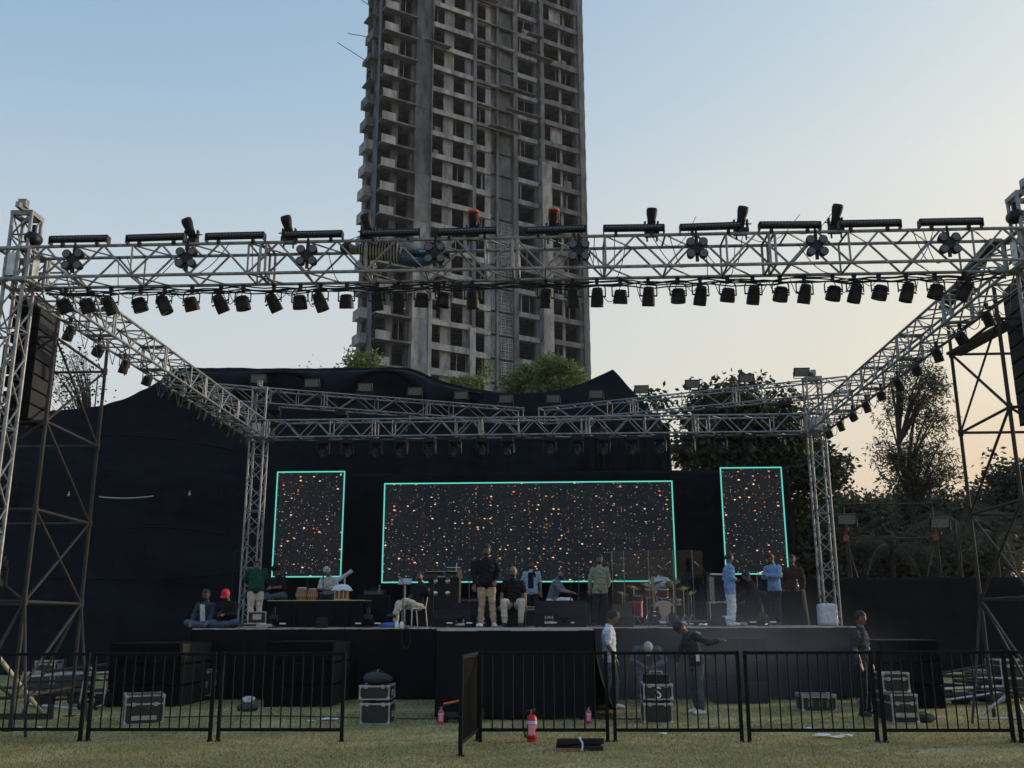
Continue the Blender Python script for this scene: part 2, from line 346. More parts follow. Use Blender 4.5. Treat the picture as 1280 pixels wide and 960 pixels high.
    # lattice screens of the stair core (lower floors), blank wall above
    for k in range(NF):
        z = Z0+k*FH; 
        for (ua, ub) in ((u[611]+.1, u[617.5]-.05), (u[620.5]+.05, u[640]-.1)):
            b = nb()
            if k < 17:
                nx = 2 if ub-ua < 2 else 4; q_ = .075; cw = (ub-ua)/nx; ch = (FH-.5)/5
                for i in range(nx+1): gb(b, ua+i*cw-q_, ua+i*cw+q_, -.28, -.1, z+.1, z+FH-.4)
                for j in range(6): gb(b, ua, ub, -.3, -.08, z+.1+j*ch-q_, z+.1+j*ch+q_)
                for i in range(nx):
                    for j in range(5):
                        cx = ua+(i+.5)*cw; cz = z+.1+(j+.5)*ch
                        if (i+j) % 2: gb(b, cx-.07, cx+.07, -.26, -.12, cz-ch*.3, cz+ch*.5)
                        else: gb(b, cx-cw*.3, cx+cw*.5, -.26, -.12, cz-.07, cz+.07)
                b.build('lattice_screen', 'concrete2', root)
            else:
                gb(b, ua, ub, -.2, -.05, z+.1, z+FH-.3)
                b.build('wall_panel', 'concrete', root)
    b = nb(); gb(b, u[611]+.1, u[640]-.1, 1.2, 1.4, Z0, ZT); b.build('shaft_wall', 'concshade', root)
    # balconies on both flanks, slightly irregular
    for k in range(NF):
        z = Z0+k*FH
        for side in (0, 1):
            b = nb()
            for v0 in ((1.3, 3.6),) if side == 0 else ((.15, 1.6),):
                if side == 0:
                    du = .95
                    if k >= 22:
                        e_ = rnd.uniform(.5, 1.3); gb(b, -e_, .02, v0[0]-.4, v0[1], z-.18, z); gb(b, -.45, -.1, v0[0]+.2, v0[0]+.55, z, z+FH)
                        if k % 3 != 1: gb(b, -e_-.1, -e_, v0[0]-.4, v0[1], z-.25, z+rnd.uniform(.3, 1.1))
                        continue
                    gb(b, -du, .02, v0[0], v0[1], z-.16, z); gb(b, -du-.12, -du, v0[0]-.1, v0[1]+.1, z-.2, z+1.15)
                    gb(b, -du, -.02, v0[0]-.12, v0[0], z-.2, z+1.15)
                    if k > 21: gb(b, -1.3, -.9, v0[0]+.8, v0[0]+1.2, z, z+FH)
                else:
                    gb(b, W-.02, W+.9, v0[0], v0[1], z-.16, z); gb(b, W+.9, W+1.0, v0[0]-.1, v0[1]+.1, z-.2, z+1.25); gb(b, W+.02, W+.9, v0[0]-.12, v0[0], z-.2, z+1.25)
            b.build('balcony', 'concrete2' if k < 20 else 'concrete', root)
    b = nb()                                                     # flank walls
    for v0, v1 in ((.6, 1.5), (3.3, D)):
        gb(b, -.03, .25, v0, v1, Z0, Z0+22*FH); gb(b, W-.25, W+.03, v0, v1, Z0, ZT)
    gb(b, 0, W, D, D+.25, Z0, ZT)
    b.build('flank_wall', 'concrete', root)
    b = nb(); z = Z0+23*FH                                      # scaffold poles sticking out at the left
    for kk, (du, dz) in enumerate(((-4.5, 1.0), (-4.2, -1.2), (-5.6, 1.3))):
        zz = Z0+(25.4-kk*1.3)*FH; b.tube((0, 2, zz), (du, 1.2, zz+dz), .05, 5)
    b.build('projecting_pole', 'rust', root)
build_tower()
# ============================================================ DRAPES
def interp(pts, x):
    for (a, b), (c, d) in zip(pts[:-1], pts[1:]):
        if a <= x <= c: return b+(d-b)*(x-a)/(c-a)
    return pts[0][1] if x < pts[0][0] else pts[-1][1]
def curtain(name, m_, Y, x0, x1, topf, botf, nx, nz, fold, freq, label, cat, seed=0, lean=0, sag=0, thick=.03):
    b = MB(); vs = []
    for i in range(nx+1):
        x = x0+(x1-x0)*i/nx; zt = topf(x); zb = botf(x)
        for j in range(nz+1):
            t = j/nz; z = zb+(zt-zb)*t
            y = Y+fold*(noise.noise(Vector((x*freq, z*.18, seed)))*1.0+.45*noise.noise(Vector((x*freq*3.1, z*.3, seed+7))))
            y += .03*noise.noise(Vector((x*1.3+z*1.9, z*2.6-x*.8, seed+11)))+.03*abs(noise.noise(Vector((x*.5-z*.8, z*3.2+x*.9, seed+13))))
            y += sag*noise.noise(Vector((x*.35+z*.25, z*.55, seed+3)))+lean*(1-t)
            vs.append((x, y, z))
    fs = [(i*(nz+1)+j, (i+1)*(nz+1)+j, (i+1)*(nz+1)+j+1, i*(nz+1)+j+1) for i in range(nx) for j in range(nz)]
    b.add(vs, fs, True); o = b.build(name, m_)
    sm = o.modifiers.new('s', 'SOLIDIFY'); sm.thickness = thick
    if label: tag(o, label, cat)
    return o
YB = 31.6
top_px = [(-120, 522), (0, 516), (60, 513), (90, 510), (130, 506), (160, 497), (185, 486), (203, 476), (214, 466), (224, 463), (245, 461.5), (330, 461), (400, 460.5), (470, 459.5), (508, 459.5), (522, 463), (540, 472), (560, 479), (585, 485), (620, 490), (650, 491.5), (680, 490), (705, 486), (735, 475), (766, 460.5), (774, 468), (788, 484), (800, 496), (815, 514), (828, 535), (838, 560)]
TOPW = [(at(x, y, Y=YB).x, at(x, y, Y=YB).z) for x, y in top_px]
bd = curtain('backdrop_drape', 'drape', YB, TOPW[0][0], TOPW[-1][0], lambda x: interp(TOPW, x), lambda x: .02, 420, 150, .13, .9, 'huge black cloth tented behind the stage with a swooping top edge', 'drape', 1, lean=-.3, sag=.3)
# a darker upper flap whose scalloped lower hems show along the top of the tent
def flap():
    b = MB(); xs = [at(px, 470, Y=YB-.7).x for px in (215, 300, 425, 510, 600)]
    root = tag(MB().build('tent_flap', 'drape'), 'folded black flap hanging in scallops from the tent top edge', 'drape')
    b = MB(); n = 150; vs = []
    for i in range(n+1):
        x = xs[0]+(xs[-1]-xs[0])*i/n
        px = pr((x, YB, 11))[0]; seg = [(205, 290), (290, 425), (425, 545), (545, 640)]
        zt = interp(TOPW, x)*.985-.05; dip = .3
        for a, c in seg:
            if a <= px <= c: dip = .12+1.5*(1-abs(sin(pi*(px-a)/(c-a)))**.6)
        for j in range(7):
            t = j/6; vs.append((x, YB-.45-.18*sin(t*pi)-.05*noise.noise(Vector((x*3, t, 5))), zt-dip*t))
    b.add(vs, [(i*7+j, i*7+j+1, (i+1)*7+j+1, (i+1)*7+j) for i in range(n) for j in range(6)], True)
    me = b.mesh('tent_flap', 'drape'); root.data = me
    s_ = root.modifiers.new('s', 'SOLIDIFY'); s_.thickness = .02
flap()
# black stage wall behind the screens
ZW = at(640, 590, Y=29.6).z
curtain('stage_backdrop', 'drape2', 29.6, at(352, 590, Y=29.6).x, at(986, 590, Y=29.6).x, lambda x: ZW, lambda x: 1.56, 200, 40, .07, 1.5, 'flat black cloth wall directly behind the three LED screens', 'drape', 4, sag=.12)
# inner curtain right of centre between wall and truss
curtain('side_curtain', 'drape2', 30.6, at(735, 560, Y=30.6).x, at(838, 560, Y=30.6).x, lambda x: at(780, 528, Y=30.6).z, lambda x: ZW-.5, 80, 12, .22, 2.2, 'gathered black curtain hanging above the right end of the central screen', 'curtain', 9)
ZF = at(1150, 722, Y=31.7).z
curtain('cloth_fence', 'netting', 31.7, at(960, 722, Y=31.7).x, 26, lambda x: ZF+.03*noise.noise(Vector((x*.6, 0, 0))), lambda x: .05, 160, 24, .09, 1.3, 'long black cloth screen fence right of the stage below the trees', 'fence', 12, sag=.16)
# ============================================================ STAGE
ZS = 1.52; YM = 21.7; YT = 17.4
XL = at(241, 786, Y=YM).x; XR = at(1072, 784, Y=YM).x; XT0 = at(545, 850, Y=YT).x; XT1 = at(742, 790, Y=YT).x
def skirt(b, pts, zt, zb, amp=.035, freq=5, n=26, flare=.0):
    for (ax, ay), (cx, cy) in zip(pts[:-1], pts[1:]):
        L = sqrt((cx-ax)**2+(cy-ay)**2); m_ = max(8, int(L*n)); dx, dy = (cx-ax)/L, (cy-ay)/L; nx, ny = dy, -dx; vs = []; nz = 8
        for i in range(m_+1):
            s_ = L*i/m_; 
            for j in range(nz+1):
                t = j/nz; z = zt+(zb-zt)*t; o_ = amp*(.25+t)*(noise.noise(Vector((s_*freq, z*.6, ax*3)))+.5*noise.noise(Vector((s_*freq*2.7, z*.5, ay))))+.02+flare*t*t
                vs.append((ax+dx*s_+nx*o_, ay+dy*s_+ny*o_, z))
        b.add(vs, [(i*(nz+1)+j, i*(nz+1)+j+1, (i+1)*(nz+1)+j+1, (i+1)*(nz+1)+j) for i in range(m_) for j in range(nz)], True)
def build_stage():
    r = thing('stage', 'wide black skirted concert stage with a thrust at its centre', 'stage', (0, 0, 0))
    b = MB(); b.box(((XL+XR)/2, (YM+29.9)/2, ZS-.03), (XR-XL, 29.9-YM, .06)); b.box(((XT0+XT1)/2, (YT+YM)/2-.003, ZS-.03), (XT1-XT0, YM-YT-.006, .06)); b.build('deck', 'deck', r)
    b = MB()
    for x in [XL+.1+i*(XR-XL-.2)/12 for i in range(13)]:
        for y in (YM+.15, 25, 29): b.tube((x, y, 0), (x, y, ZS-.06), .03, 6)
    for x in (XT0+.1, (XT0+XT1)/2, XT1-.1):
        for y in (YT+.12, 19.5): b.tube((x, y, 0), (x, y, ZS-.06), .03, 6)
    b.build('frame', 'rust', r)
    b = MB(); skirt(b, [(XL, 29.9), (XL, YM), (XT0, YM)], ZS-.02, .04); b.build('skirt', 'drape2', r)
    b = MB(); skirt(b, [(XT1, YM), (XR, YM), (XR, 29.9)], ZS-.02, .04, amp=.05, freq=3); b.build('skirt', 'drape2', r)
    b = MB(); skirt(b, [(XT0, YM-.1), (XT0, YT), (XT1, YT)], ZS-.02, .04, amp=.09, freq=1.6); skirt(b, [(XT1, YT), (XT1, YM-.1)], ZS-.02, .05, amp=.09, freq=1.6, flare=.35); b.build('skirt', 'drape2', r)
    b = MB()
    for x0, x1, y in ((XL, XT0, YM), (XT1, XR, YM), (XT0, XT1, YT)): b.box(((x0+x1)/2, y-.012, ZS-.012), (x1-x0, .02, .03))
    b.build('edge_trim', 'alu', r)
build_stage()
def riser(name, x0, x1, y, dep, z, label, freq=9):
    r = thing(name, label, 'riser', ((x0+x1)/2, y, ZS)); b = MB(); b.box((0, dep/2, z-ZS-.015), (x1-x0, dep, .03)); b.build('deck', 'paleply', r)
    b = MB(); hw = (x1-x0)/2; skirt(b, [(-hw, dep), (-hw, 0), (hw, 0), (hw, dep)], z-ZS-.02, .01, amp=.05, freq=freq, n=50); b.build('skirt', 'drape2', r); return r
ZR = at(400, 750, Y=24.2).z
riser('music_riser', at(334, 750, Y=24.2).x, at(455, 750, Y=24.2).x, 24.2, 2.0, ZR, 'low riser with pleated black skirt carrying the two seated musicians')
# ============================================================ TRUSS RIG
def truss(name, a, b, s, label, up_=Vector((0, 0, 1)), pitch=.62, group=None, seg=3.0, cr=.025, br=.016, mt='truss', simple=False):
    a = Vector(a); b = Vector(b); L = (b-a).length; d = (b-a)/L; side = d.cross(up_).normalized(); u_ = side.cross(d).normalized()
    r = thing(name, label, 'truss', a, 0, group)
    P = lambda t, i, j: d*t+side*(i*s/2)+u_*(j*s)          # a,b = centre of the lower face
    for i in (-1, 1):
        for j in (0, 1): c = MB(); c.tube(P(0, i, j), P(L, i, j), cr, 8); c.build('chord', mt, r)
    c = MB(); n = max(2, round(L/pitch)); st = L/n
    for k in range(n):
        t0, t1 = k*st, (k+1)*st; tm = (t0+t1)/2
        for i in (-1, 1):
            if k % 2 == 0: c.tube(P(t0, i, 0), P(t1, i, 1), br, 6)
            else: c.tube(P(t0, i, 1), P(t1, i, 0), br, 6)
            if k % 4 == 0: c.tube(P(t0, i, 0), P(t0, i, 1), br, 6)
        for j in (0, 1):
            if simple and k % 2: continue
            c.tube(P(t0, -1, j), P(t0, 1, j), br, 6)
            c.tube(P(t0, -1 if k % 2 else 1, j), P(t1, 1 if k % 2 else -1, j), br*.8, 5)
    ns = max(1, round(L/seg)); 
    for k in range(ns+1):
        for e in ((-.04, .04) if 0 < k < ns else ((.03,) if k == 0 else (-.03,))):
            t = k*L/ns+e
            for i in (-1, 1): c.tube(P(t, i, 0), P(t, i, 1), br*1.25, 6)
            for j in (0, 1): c.tube(P(t, -1, j), P(t, 1, j), br*1.25, 6)
    c.build('bracing', mt, r)
    return r
def tower(name, x, y, z0, z1, s, label, pitch=.36, rz=0, rail=.028):
    r = thing(name, label, 'tower', (x, y, z0), rz); h = z1-z0
    cs = [(-s/2, -s/2), (s/2, -s/2), (s/2, s/2), (-s/2, s/2)]
    for p in cs: c = MB(); c.tube((p[0], p[1], 0), (p[0], p[1], h), rail, 8); c.build('upright', 'truss', r)
    c = MB(); n = round(h/pitch)
    for k in range(n):
        for q in range(4):
            p0, p1 = cs[q], cs[(q+1) % 4]
            if k % 2: p0, p1 = p1, p0
            c.tube((*p0, k*h/n), (*p1, (k+1)*h/n), .014, 6)
            if k % 4 == 0: c.tube((*p0, k*h/n+.02), (*p1, k*h/n+.02), .014, 6)
    c.build('lacing', 'truss', r)
    c = MB(); c.box((0, 0, .006), (s+.25, s+.25, .012)); c.build('base_plate', 'rust', r)
    c = MB()
    for q in range(4):
        p0, p1 = cs[q], cs[(q+1) % 4]; c.box(((p0[0]+p1[0])/2, (p0[1]+p1[1])/2, h), (abs(p0[0]-p1[0])+.05 if q % 2 == 0 else .049, abs(p0[1]-p1[1])+.05 if q % 2 else .049, .07))
    c.box((0, 0, h+.07), (.06, s+.3, .08)); c.box((0, -s/2, h+.14), (.12, .1, .12)); c.build('head_frame', 'truss', r)
    return r
def sleeve(x, y, z, s, label):
    r = thing('sleeve_block', label, 'sleeve block', (x, y, z)); s2 = s/2+.09
    c = MB()
    for sx in (-1, 1):
        for sy in (-1, 1): c.tube((sx*s2, sy*s2, -.03), (sx*s2, sy*s2, .50), .03, 8)
    for zz in (0, .47):
        for q in range(4):
            cs = [(-s2, -s2), (s2, -s2), (s2, s2), (-s2, s2)]; c.tube((*cs[q], zz), (*cs[(q+1) % 4], zz), .03, 6)
    c.build('frame', 'truss', r)
    for sx in (-1, 1):
        c = MB(); c.box((sx*(s2-.012), 0, .235), (.008, s*.6, .34)); c.build('plate', 'alu', r); c = MB(); c.box((0, sx*(s2-.01), .235), (s*.6, .008, .34)); c.build('plate', 'alu', r)
    return r
ZB = 6.44; YF_ = 12.5; YBk = 25.0; SB = .46
XFL, XFR = at(40, 346, Z=ZB).x+.10, at(1252, 326, Z=ZB).x-.02
TFL = Vector((at(18, 300, Y=YF_).x, YF_+.25)); TFR = Vector((at(1300, 300, Y=YF_).x, YF_+.3))
XBL = at(318, 640, Y=YBk).x; XBR = at(1028, 640, Y=YBk).x
tower('truss_tower', TFL.x, TFL.y, 0, at(25, 262, Y=YF_).z, .28, 'front left truss tower lit warm on its right side beside the line array')
tower('truss_tower', TFR.x, TFR.y, 0, at(1268, 235, Y=YF_).z, .28, 'front right grey truss tower cut by the right edge of the photo')
tower('truss_tower', XBL, YBk, ZS, at(322, 487, Y=YBk).z, .38, 'back left truss tower standing on the stage by the man in green')
tower('truss_tower', XBR, YBk, 0, at(1010, 474, Y=YBk).z, .38, 'back right truss tower rising behind the white wrapped box')
sleeve(TFL.x, TFL.y, ZB-.02, .28, 'steel sleeve block with plates holding the front truss on the left tower')
sleeve(TFR.x, TFR.y, ZB-.02, .28, 'steel sleeve block holding the front truss on the right tower')
sleeve(XBL, YBk, ZB-.02, .38, 'sleeve block joining side and back truss at the back left tower')
sleeve(XBR, YBk, ZB-.02, .38, 'sleeve block joining side and back truss at the back right tower')
truss('front_truss', (TFL.x+.05, YF_+.25, ZB), (TFR.x-.05, YF_+.25, ZB), SB, 'long front box truss crossing the picture with battens on top', pitch=.42, seg=3.2, simple=True)
truss('side_truss', (TFL.x, YF_+.55, ZB), (XBL, YBk-.3, ZB), SB, 'left side box truss running back from the front left tower', pitch=.5, seg=2.4)
truss('side_truss', (TFR.x, YF_+.55, ZB), (XBR, YBk-.3, ZB), SB, 'right side box truss running back from the front right tower', pitch=.5, seg=2.4)
truss('back_truss', (XBL+.3, YBk, ZB), (XBR-.3, YBk, ZB), SB, 'back box truss spanning above the LED screens between rear towers', pitch=.42, seg=3.0, simple=True)
VL0 = at(266, 501, Y=24.6); VL1 = at(652, 529, Y=28.2); VR0 = at(1062, 492, Y=24.6); VR1 = at(676, 529, Y=28.2)
truss('roof_truss', VL0, VL1, .42, 'upper left slanting truss meeting at the centre above the back truss', pitch=.55, cr=.022, br=.012)
truss('roof_truss', VR0, VR1, .42, 'upper right slanting truss meeting at the centre above the back truss', pitch=.55, cr=.022, br=.012)
# ------------------------------------------------------------ lights
def yoke(c, w_, h, r=.011):
    pts = [(-w_/2, 0, -h), (-w_/2, 0, -.05), (-w_/2+.03, 0, 0), (w_/2-.03, 0, 0), (w_/2, 0, -.05), (w_/2, 0, -h)]
    c.path(pts, r, 6); c.box((0, 0, .03), (.05, .045, .09)); c.tube((-.03, 0, .09), (.03, 0, .09), .035, 10)
def par_light(label, loc, tilt, yaw, grp, long=False):
    r = thing('par_light' if not long else 'spot_light', label, 'stage light', loc, yaw, grp); h = .2
    c = MB(); yoke(c, .27, h); c.build('yoke', 'black', r)
    R = RX(tilt); L = .34 if long else .25; rad = .105 if long else .12
    ax = R @ Vector((0, 0, -1)); C0 = Vector((0, 0, -h))
    c = MB(); c.lathe([(.03, -L*.45), (rad*.72, -L*.42), (rad*.86, -L*.2), (rad*.9, 0), (rad, .05), (rad, L*.42), (rad*.98, L*.5), (rad*.86, L*.5), (rad*.84, L*.42)], 18, C0, ax)
    for k in range(4): c.lathe([(rad*.93, -L*.3+k*.035), (rad*.99, -L*.29+k*.035), (rad*.99, -L*.28+k*.035+.004), (rad*.93, -L*.27+k*.035)], 18, C0, ax)
    c.tube(C0+R @ Vector((-.14, 0, 0)), C0+R @ Vector((.14, 0, 0)), .014, 8); c.build('housing', 'black', r)
    c = MB(); c.lathe([(rad*.84, L*.425), (rad*.5, L*.44), (.001, L*.445)], 18, C0, ax); c.build('lens', 'lens', r)
    return r
def moving_head(label, loc, tilt, yaw, grp, upright=False):
    r = thing('moving_head', label, 'moving light', loc, yaw, grp); s = 1 if upright else -1
    c = MB(); c.box((0, 0, s*.06), (.3, .24, .12), bev=.015); c.tube((-.1, 0, 0), (-.1, 0, -s*.06), .02, 8); c.tube((.1, 0, 0), (.1, 0, -s*.06), .02, 8); c.build('base', 'blackp', r)
    c = MB(); c.box((-.15, 0, s*.26), (.045, .12, .30), bev=.012); c.box((.15, 0, s*.26), (.045, .12, .30), bev=.012); c.box((0, 0, s*.135), (.33, .13, .035), bev=.01); c.build('yoke', 'blackp', r)
    C0 = Vector((0, 0, s*.33)); ax = RX(tilt) @ Vector((0, 0, s))
    c = MB(); c.lathe([(.06, -.19), (.1, -.17), (.115, -.05), (.118, .08), (.1, .17), (.105, .2), (.085, .2), (.083, .17)], 18, C0, ax); c.build('head', 'blackp', r)
    c = MB(); c.lathe([(.083, .172), (.05, .185), (.001, .19)], 18, C0, ax); c.build('lens', 'glass', r)
    return r
PX1 = [(84, 0, 28), (112, 0, 20), (140, 1, 24), (177, 0, 18), (207, 1, 26), (241, 0, 15), (277, 1, 26), (305, 0, 12), (343, 1, 24), (376, 0, 4), (401, 1, 22), (434, 0, 0), (472, 1, 3), (499, 1, 0), (528, 0, -8), (555, 0, -12), (591, 1, 0),
       (682, 1, -6), (716, 1, 0), (746, 1, 0), (775, 0, 0), (810, 1, -4), (847, 0, 0), (875, 1, -4), (909, 0, -5), (941, 1, -6), (975, 0, -10), (1005, 1, -8), (1041, 0, -14), (1068, 1, -14), (1099, 0, -16), (1133, 1, -17), (1169, 0, -20), (1206, 1, -30)]
LOAD = {}
for k, (px, ty, ang) in enumerate(PX1):
    p = at(px, 352, Y=YF_+.48 if True else 0); loc = (p.x, YF_+.48, ZB-.10)
    lab = '%s black lamp from the left hanging under the front truss' % ORD[k]
    rnd = random.Random(k)
    o = (LOAD.get(ty))
    if o is None: o = par_light(lab, loc, 0, 0, 'lamps hanging under the front truss', bool(ty)); LOAD[ty] = o
    else: o = copy_tree(o, lab, loc)
    o.scale = (.88, .88, .88); o.rotation_euler = (0, 0, rnd.uniform(-.15, .15))
    # tilt the housing and lens about the yoke pivot
    for ch in o.children:
        if ch.name.split('.')[0] in ('housing', 'lens'):
            T = Matrix.Translation((0, 0, -.2)) @ (Matrix.Rotation(radians(-ang*.95), 4, 'Y') @ Matrix.Rotation(rnd.uniform(.1, .45), 4, 'X')) @ Matrix.Translation((0, 0, .2)); ch.matrix_local = T
# 4-cell blinders in the truss bay
def blinder(label, loc):
    r = thing('blinder', label, 'blinder light', loc, 0, 'four-cell blinders fixed on the front truss face')
    c = MB(); c.box((0, .03, 0), (.2, .07, .2), bev=.02)
    c.box((0, .05, 0), (.05, .03, .42)); c.box((0, .03, 0), (.24, .05, .05), RY(pi/4)); c.box((0, .03, 0), (.24, .05, .05), RY(-pi/4)); c.tube((0, .05, .2), (0, .05, .3), .02, 8); c.build('bracket', 'black', r)
    for sx in (-1, 1):
        for sz in (-1, 1):
            c = MB(); c.lathe([(.03, -.12), (.055, -.1), (.072, 0), (.072, .02), (.06, .02)], 16, (sx*.098, 0, sz*.098), (0, -1, 0)); q = c.build('cell', 'black', r)
            c = MB(); c.lathe([(.059, .024), (.03, .026), (.0005, .027)], 16, (sx*.098, 0, sz*.098), (0, -1, 0)); c.build('lens', 'lensdim', q)
    return r
b0 = None
for k, (px, py) in enumerate([(90, 325), (232, 324), (383, 323), (543, 322), (724, 320), (872, 318), (1022, 313), (1188, 308)]):
    p = at(px, py, Y=YF_-.04); lab = '%s four-cell blinder from the left on the front truss' % ORD[k]; p.z = ZB+.235
    o = b0 = blinder(lab, p) if b0 is None else copy_tree(b0, lab, p)
    o.scale = (.88, .88, .88)
# battens
def batten(label, loc):
    r = thing('led_batten', label, 'LED batten', loc, 0, 'LED battens along the top of the front truss')
    c = MB(); c.box((0, 0, .01), (.84, .08, .085), RX(-.15), bev=.008); c.box((-.42, .0, -.02), (.012, .12, .12)); c.box((.42, .0, -.02), (.012, .12, .12)); c.box((-.25, .02, -.07), (.04, .06, .06)); c.box((.25, .02, -.07), (.04, .06, .06)); c.build('housing', 'black', r)
    c = MB()
    for i in range(18): c.lathe([(.019, 0), (.014, .006), (.0005, .008)], 8, (-.38+i*.0447, -.046, .012), (0, -1, -.15))
    c.build('lens_row', 'glass', r); return r
b0 = None
for k, (x0, x1) in enumerate([(62, 138), (159, 232), (257, 332), (354, 429), (451, 525), (547, 620), (659, 731), (755, 830), (851, 926), (949, 1027), (1048, 1128), (1150, 1230)]):
    p = at((x0+x1)/2, 297, Y=YF_-.02); p.z = ZB+SB+.085; lab = '%s LED batten from the left lying on the front truss' % ORD[k]
    if b0 is None: b0 = batten(lab, p)
    else: copy_tree(b0, lab, p, (0, random.uniform(-.012, .012), random.uniform(-.03, .03)))
# beam lights standing on the truss, some under orange rain covers
for k, (px, tx, cov) in enumerate([(239, -22, 0), (361, -14, 0), (460, -12, 0), (591, 3, 1), (691, 6, 1), (815, 3, 0), (927, 12, 0), (1046, 12, 0)]):
    p = at(px, 300, Y=YF_+.2); p.z = ZB+SB+.06
    lab = '%s beam light from the left standing above the front truss%s' % (ORD[k], ' under an orange cover' if cov else '')
    r = thing('beam_light', lab, 'beam light', p, 0, 'beam lights standing on the front truss')
    c = MB(); c.box((0, 0, .05), (.26, .22, .09), bev=.012); c.tube((-.09, 0, 0), (-.09, 0, -.1), .018, 8); c.tube((.09, 0, 0), (.09, 0, -.1), .018, 8); c.build('base', 'blackp', r)
    c = MB(); c.box((-.12, 0, .17), (.035, .09, .2), bev=.01); c.box((.12, 0, .17), (.035, .09, .2), bev=.01); c.tube((-.2, 0, .19), (.2, 0, .19), .012, 6); c.build('yoke', 'blackp', r)
    a_ = RY(radians(tx)) @ Vector((0, -.25, 1)); C0 = Vector((0, 0, .2))
    c = MB(); c.lathe([(.05, -.1), (.075, -.09), (.08, .1), (.088, .14), (.1, .2), (.103, .26), (.09, .3), (.085, .3), (.08, .27)], 18, C0, a_); c.build('head', 'blackp', r)
    c = MB(); c.lathe([(.08, .272), (.03, .285), (.0005, .29)], 18, C0, a_); c.build('lens', 'glass', r)
    if cov:
        c = MB(); c.lathe([(.09, .29), (.107, .30), (.10, .33), (.05, .345), (.001, .347)], 14, C0, a_)
        for q in range(2): c.tube(C0+a_.normalized()*.3+Vector((-.09+.18*q, -.03, 0)), C0+Vector((-.10+.22*q, -.05, .02+.04*q)), .016, 6, .006)
        c.build('rain_cover', 'orangered', r)
    r.scale = (.76, .76, .82)
# side truss lamps
def along(a, b, t): return a+(b-a)*t
for sd_, (ax, bx), nm in ((0, (TFL.x, XBL), 'left'), (1, (TFR.x, XBR), 'right')):
    for k, t in enumerate((.11, .2, .29, .38, .47, .56, .65, .74, .83, .92)):
        x = ax+(bx-ax)*t; y = YF_+.55+(YBk-.85-YF_)*t; lab = '%s lamp from the front hanging under the %s side truss' % (ORD[k], nm)
        o = copy_tree(LOAD[0 if k % 2 else 1], lab, (x, y, ZB-.11), (0, 0, radians(-60 if sd_ else 60))); o['group'] = 'lamps under the side trusses'; o.scale = (.78, .78, .78)
        for ch in o.children:
            if ch.name.split('.')[0] in ('housing', 'lens'): ch.matrix_local = Matrix.Translation((0, 0, -.2)) @ Matrix.Rotation(.5+.2*sin(k*2), 4, 'X') @ Matrix.Translation((0, 0, .2))
# lamps under the back truss
mh = None
for k, px in enumerate((404, 434, 470, 502, 537, 569, 602, 635, 687, 721, 755, 790, 825, 861, 901, 937)):
    p = at(px, 560, Y=YBk-.2); lab = '%s moving light from the left hanging under the back truss' % ORD[k]; p.z = ZB-.08
    if mh is None: mh = moving_head(lab, p, -.9, 0, 'moving lights under the back truss')
    else: copy_tree(mh, lab, p, (0, 0, random.uniform(-.4, .4)))
for k, (px, py) in enumerate(((338, 518), (418, 518), (495, 524), (565, 530), (757, 530), (829, 522), (900, 518), (987, 508))):
    t = (px-266)/(652-266) if px < 660 else (1062-px)/(1062-676); a_, c_ = (VL0, VL1) if px < 660 else (VR0, VR1); q = along(a_, c_, t)
    o = copy_tree(mh, '%s moving light from the left hanging from the upper slanting trusses' % ORD[k], (q.x, q.y-.15, q.z-.07), (0, 0, random.uniform(-.3, .3))); o['group'] = 'moving lights under the upper slanting trusses'; o.scale = (1.15,)*3
# flood lights
def flood(label, loc, tilt=.35, rz=0, grp='floodlights on the upper slanting trusses'):
    r = thing('floodlight', label, 'floodlight', loc, rz, grp); R = RX(tilt); C0 = Vector((0, 0, .17))
    c = MB(); c.box(C0, (.42, .06, .24), R, bev=.01); c.box(C0+R @ Vector((0, .06, 0)), (.3, .07, .18), R)
    for i in range(7): c.box(C0+R @ Vector((-.15+i*.05, .1, 0)), (.008, .06, .17), R)
    c.build('housing', 'black', r)
    c = MB(); c.box(C0+R @ Vector((0, -.034, 0)), (.37, .006, .2), R)
    c.build('glass', 'lens', r)
    c = MB(); c.path([(-.22, 0, .17), (-.22, 0, .0), (.22, 0, .0), (.22, 0, .17)], .012, 6); c.tube((0, 0, 0), (0, 0, -.08), .02, 8); c.build('bracket', 'black', r); return r
f0 = None
for k, px in enumerate((317, 380, 445, 508, 569, 630, 694, 754, 815, 880, 946, 1010)):
    t = (px-266)/(652-266) if px < 660 else (1062-px)/(1062-676); a_, c_ = (VL0, VL1) if px < 660 else (VR0, VR1); q = along(a_, c_, t); loc = (q.x, q.y-.1, q.z+.42+.1)
    lab = '%s floodlight from the left on top of the upper slanting trusses' % ORD[k]
    f0 = flood(lab, loc) if f0 is None else (copy_tree(f0, lab, loc, (0, 0, random.uniform(-.06, .06))), f0)[1]
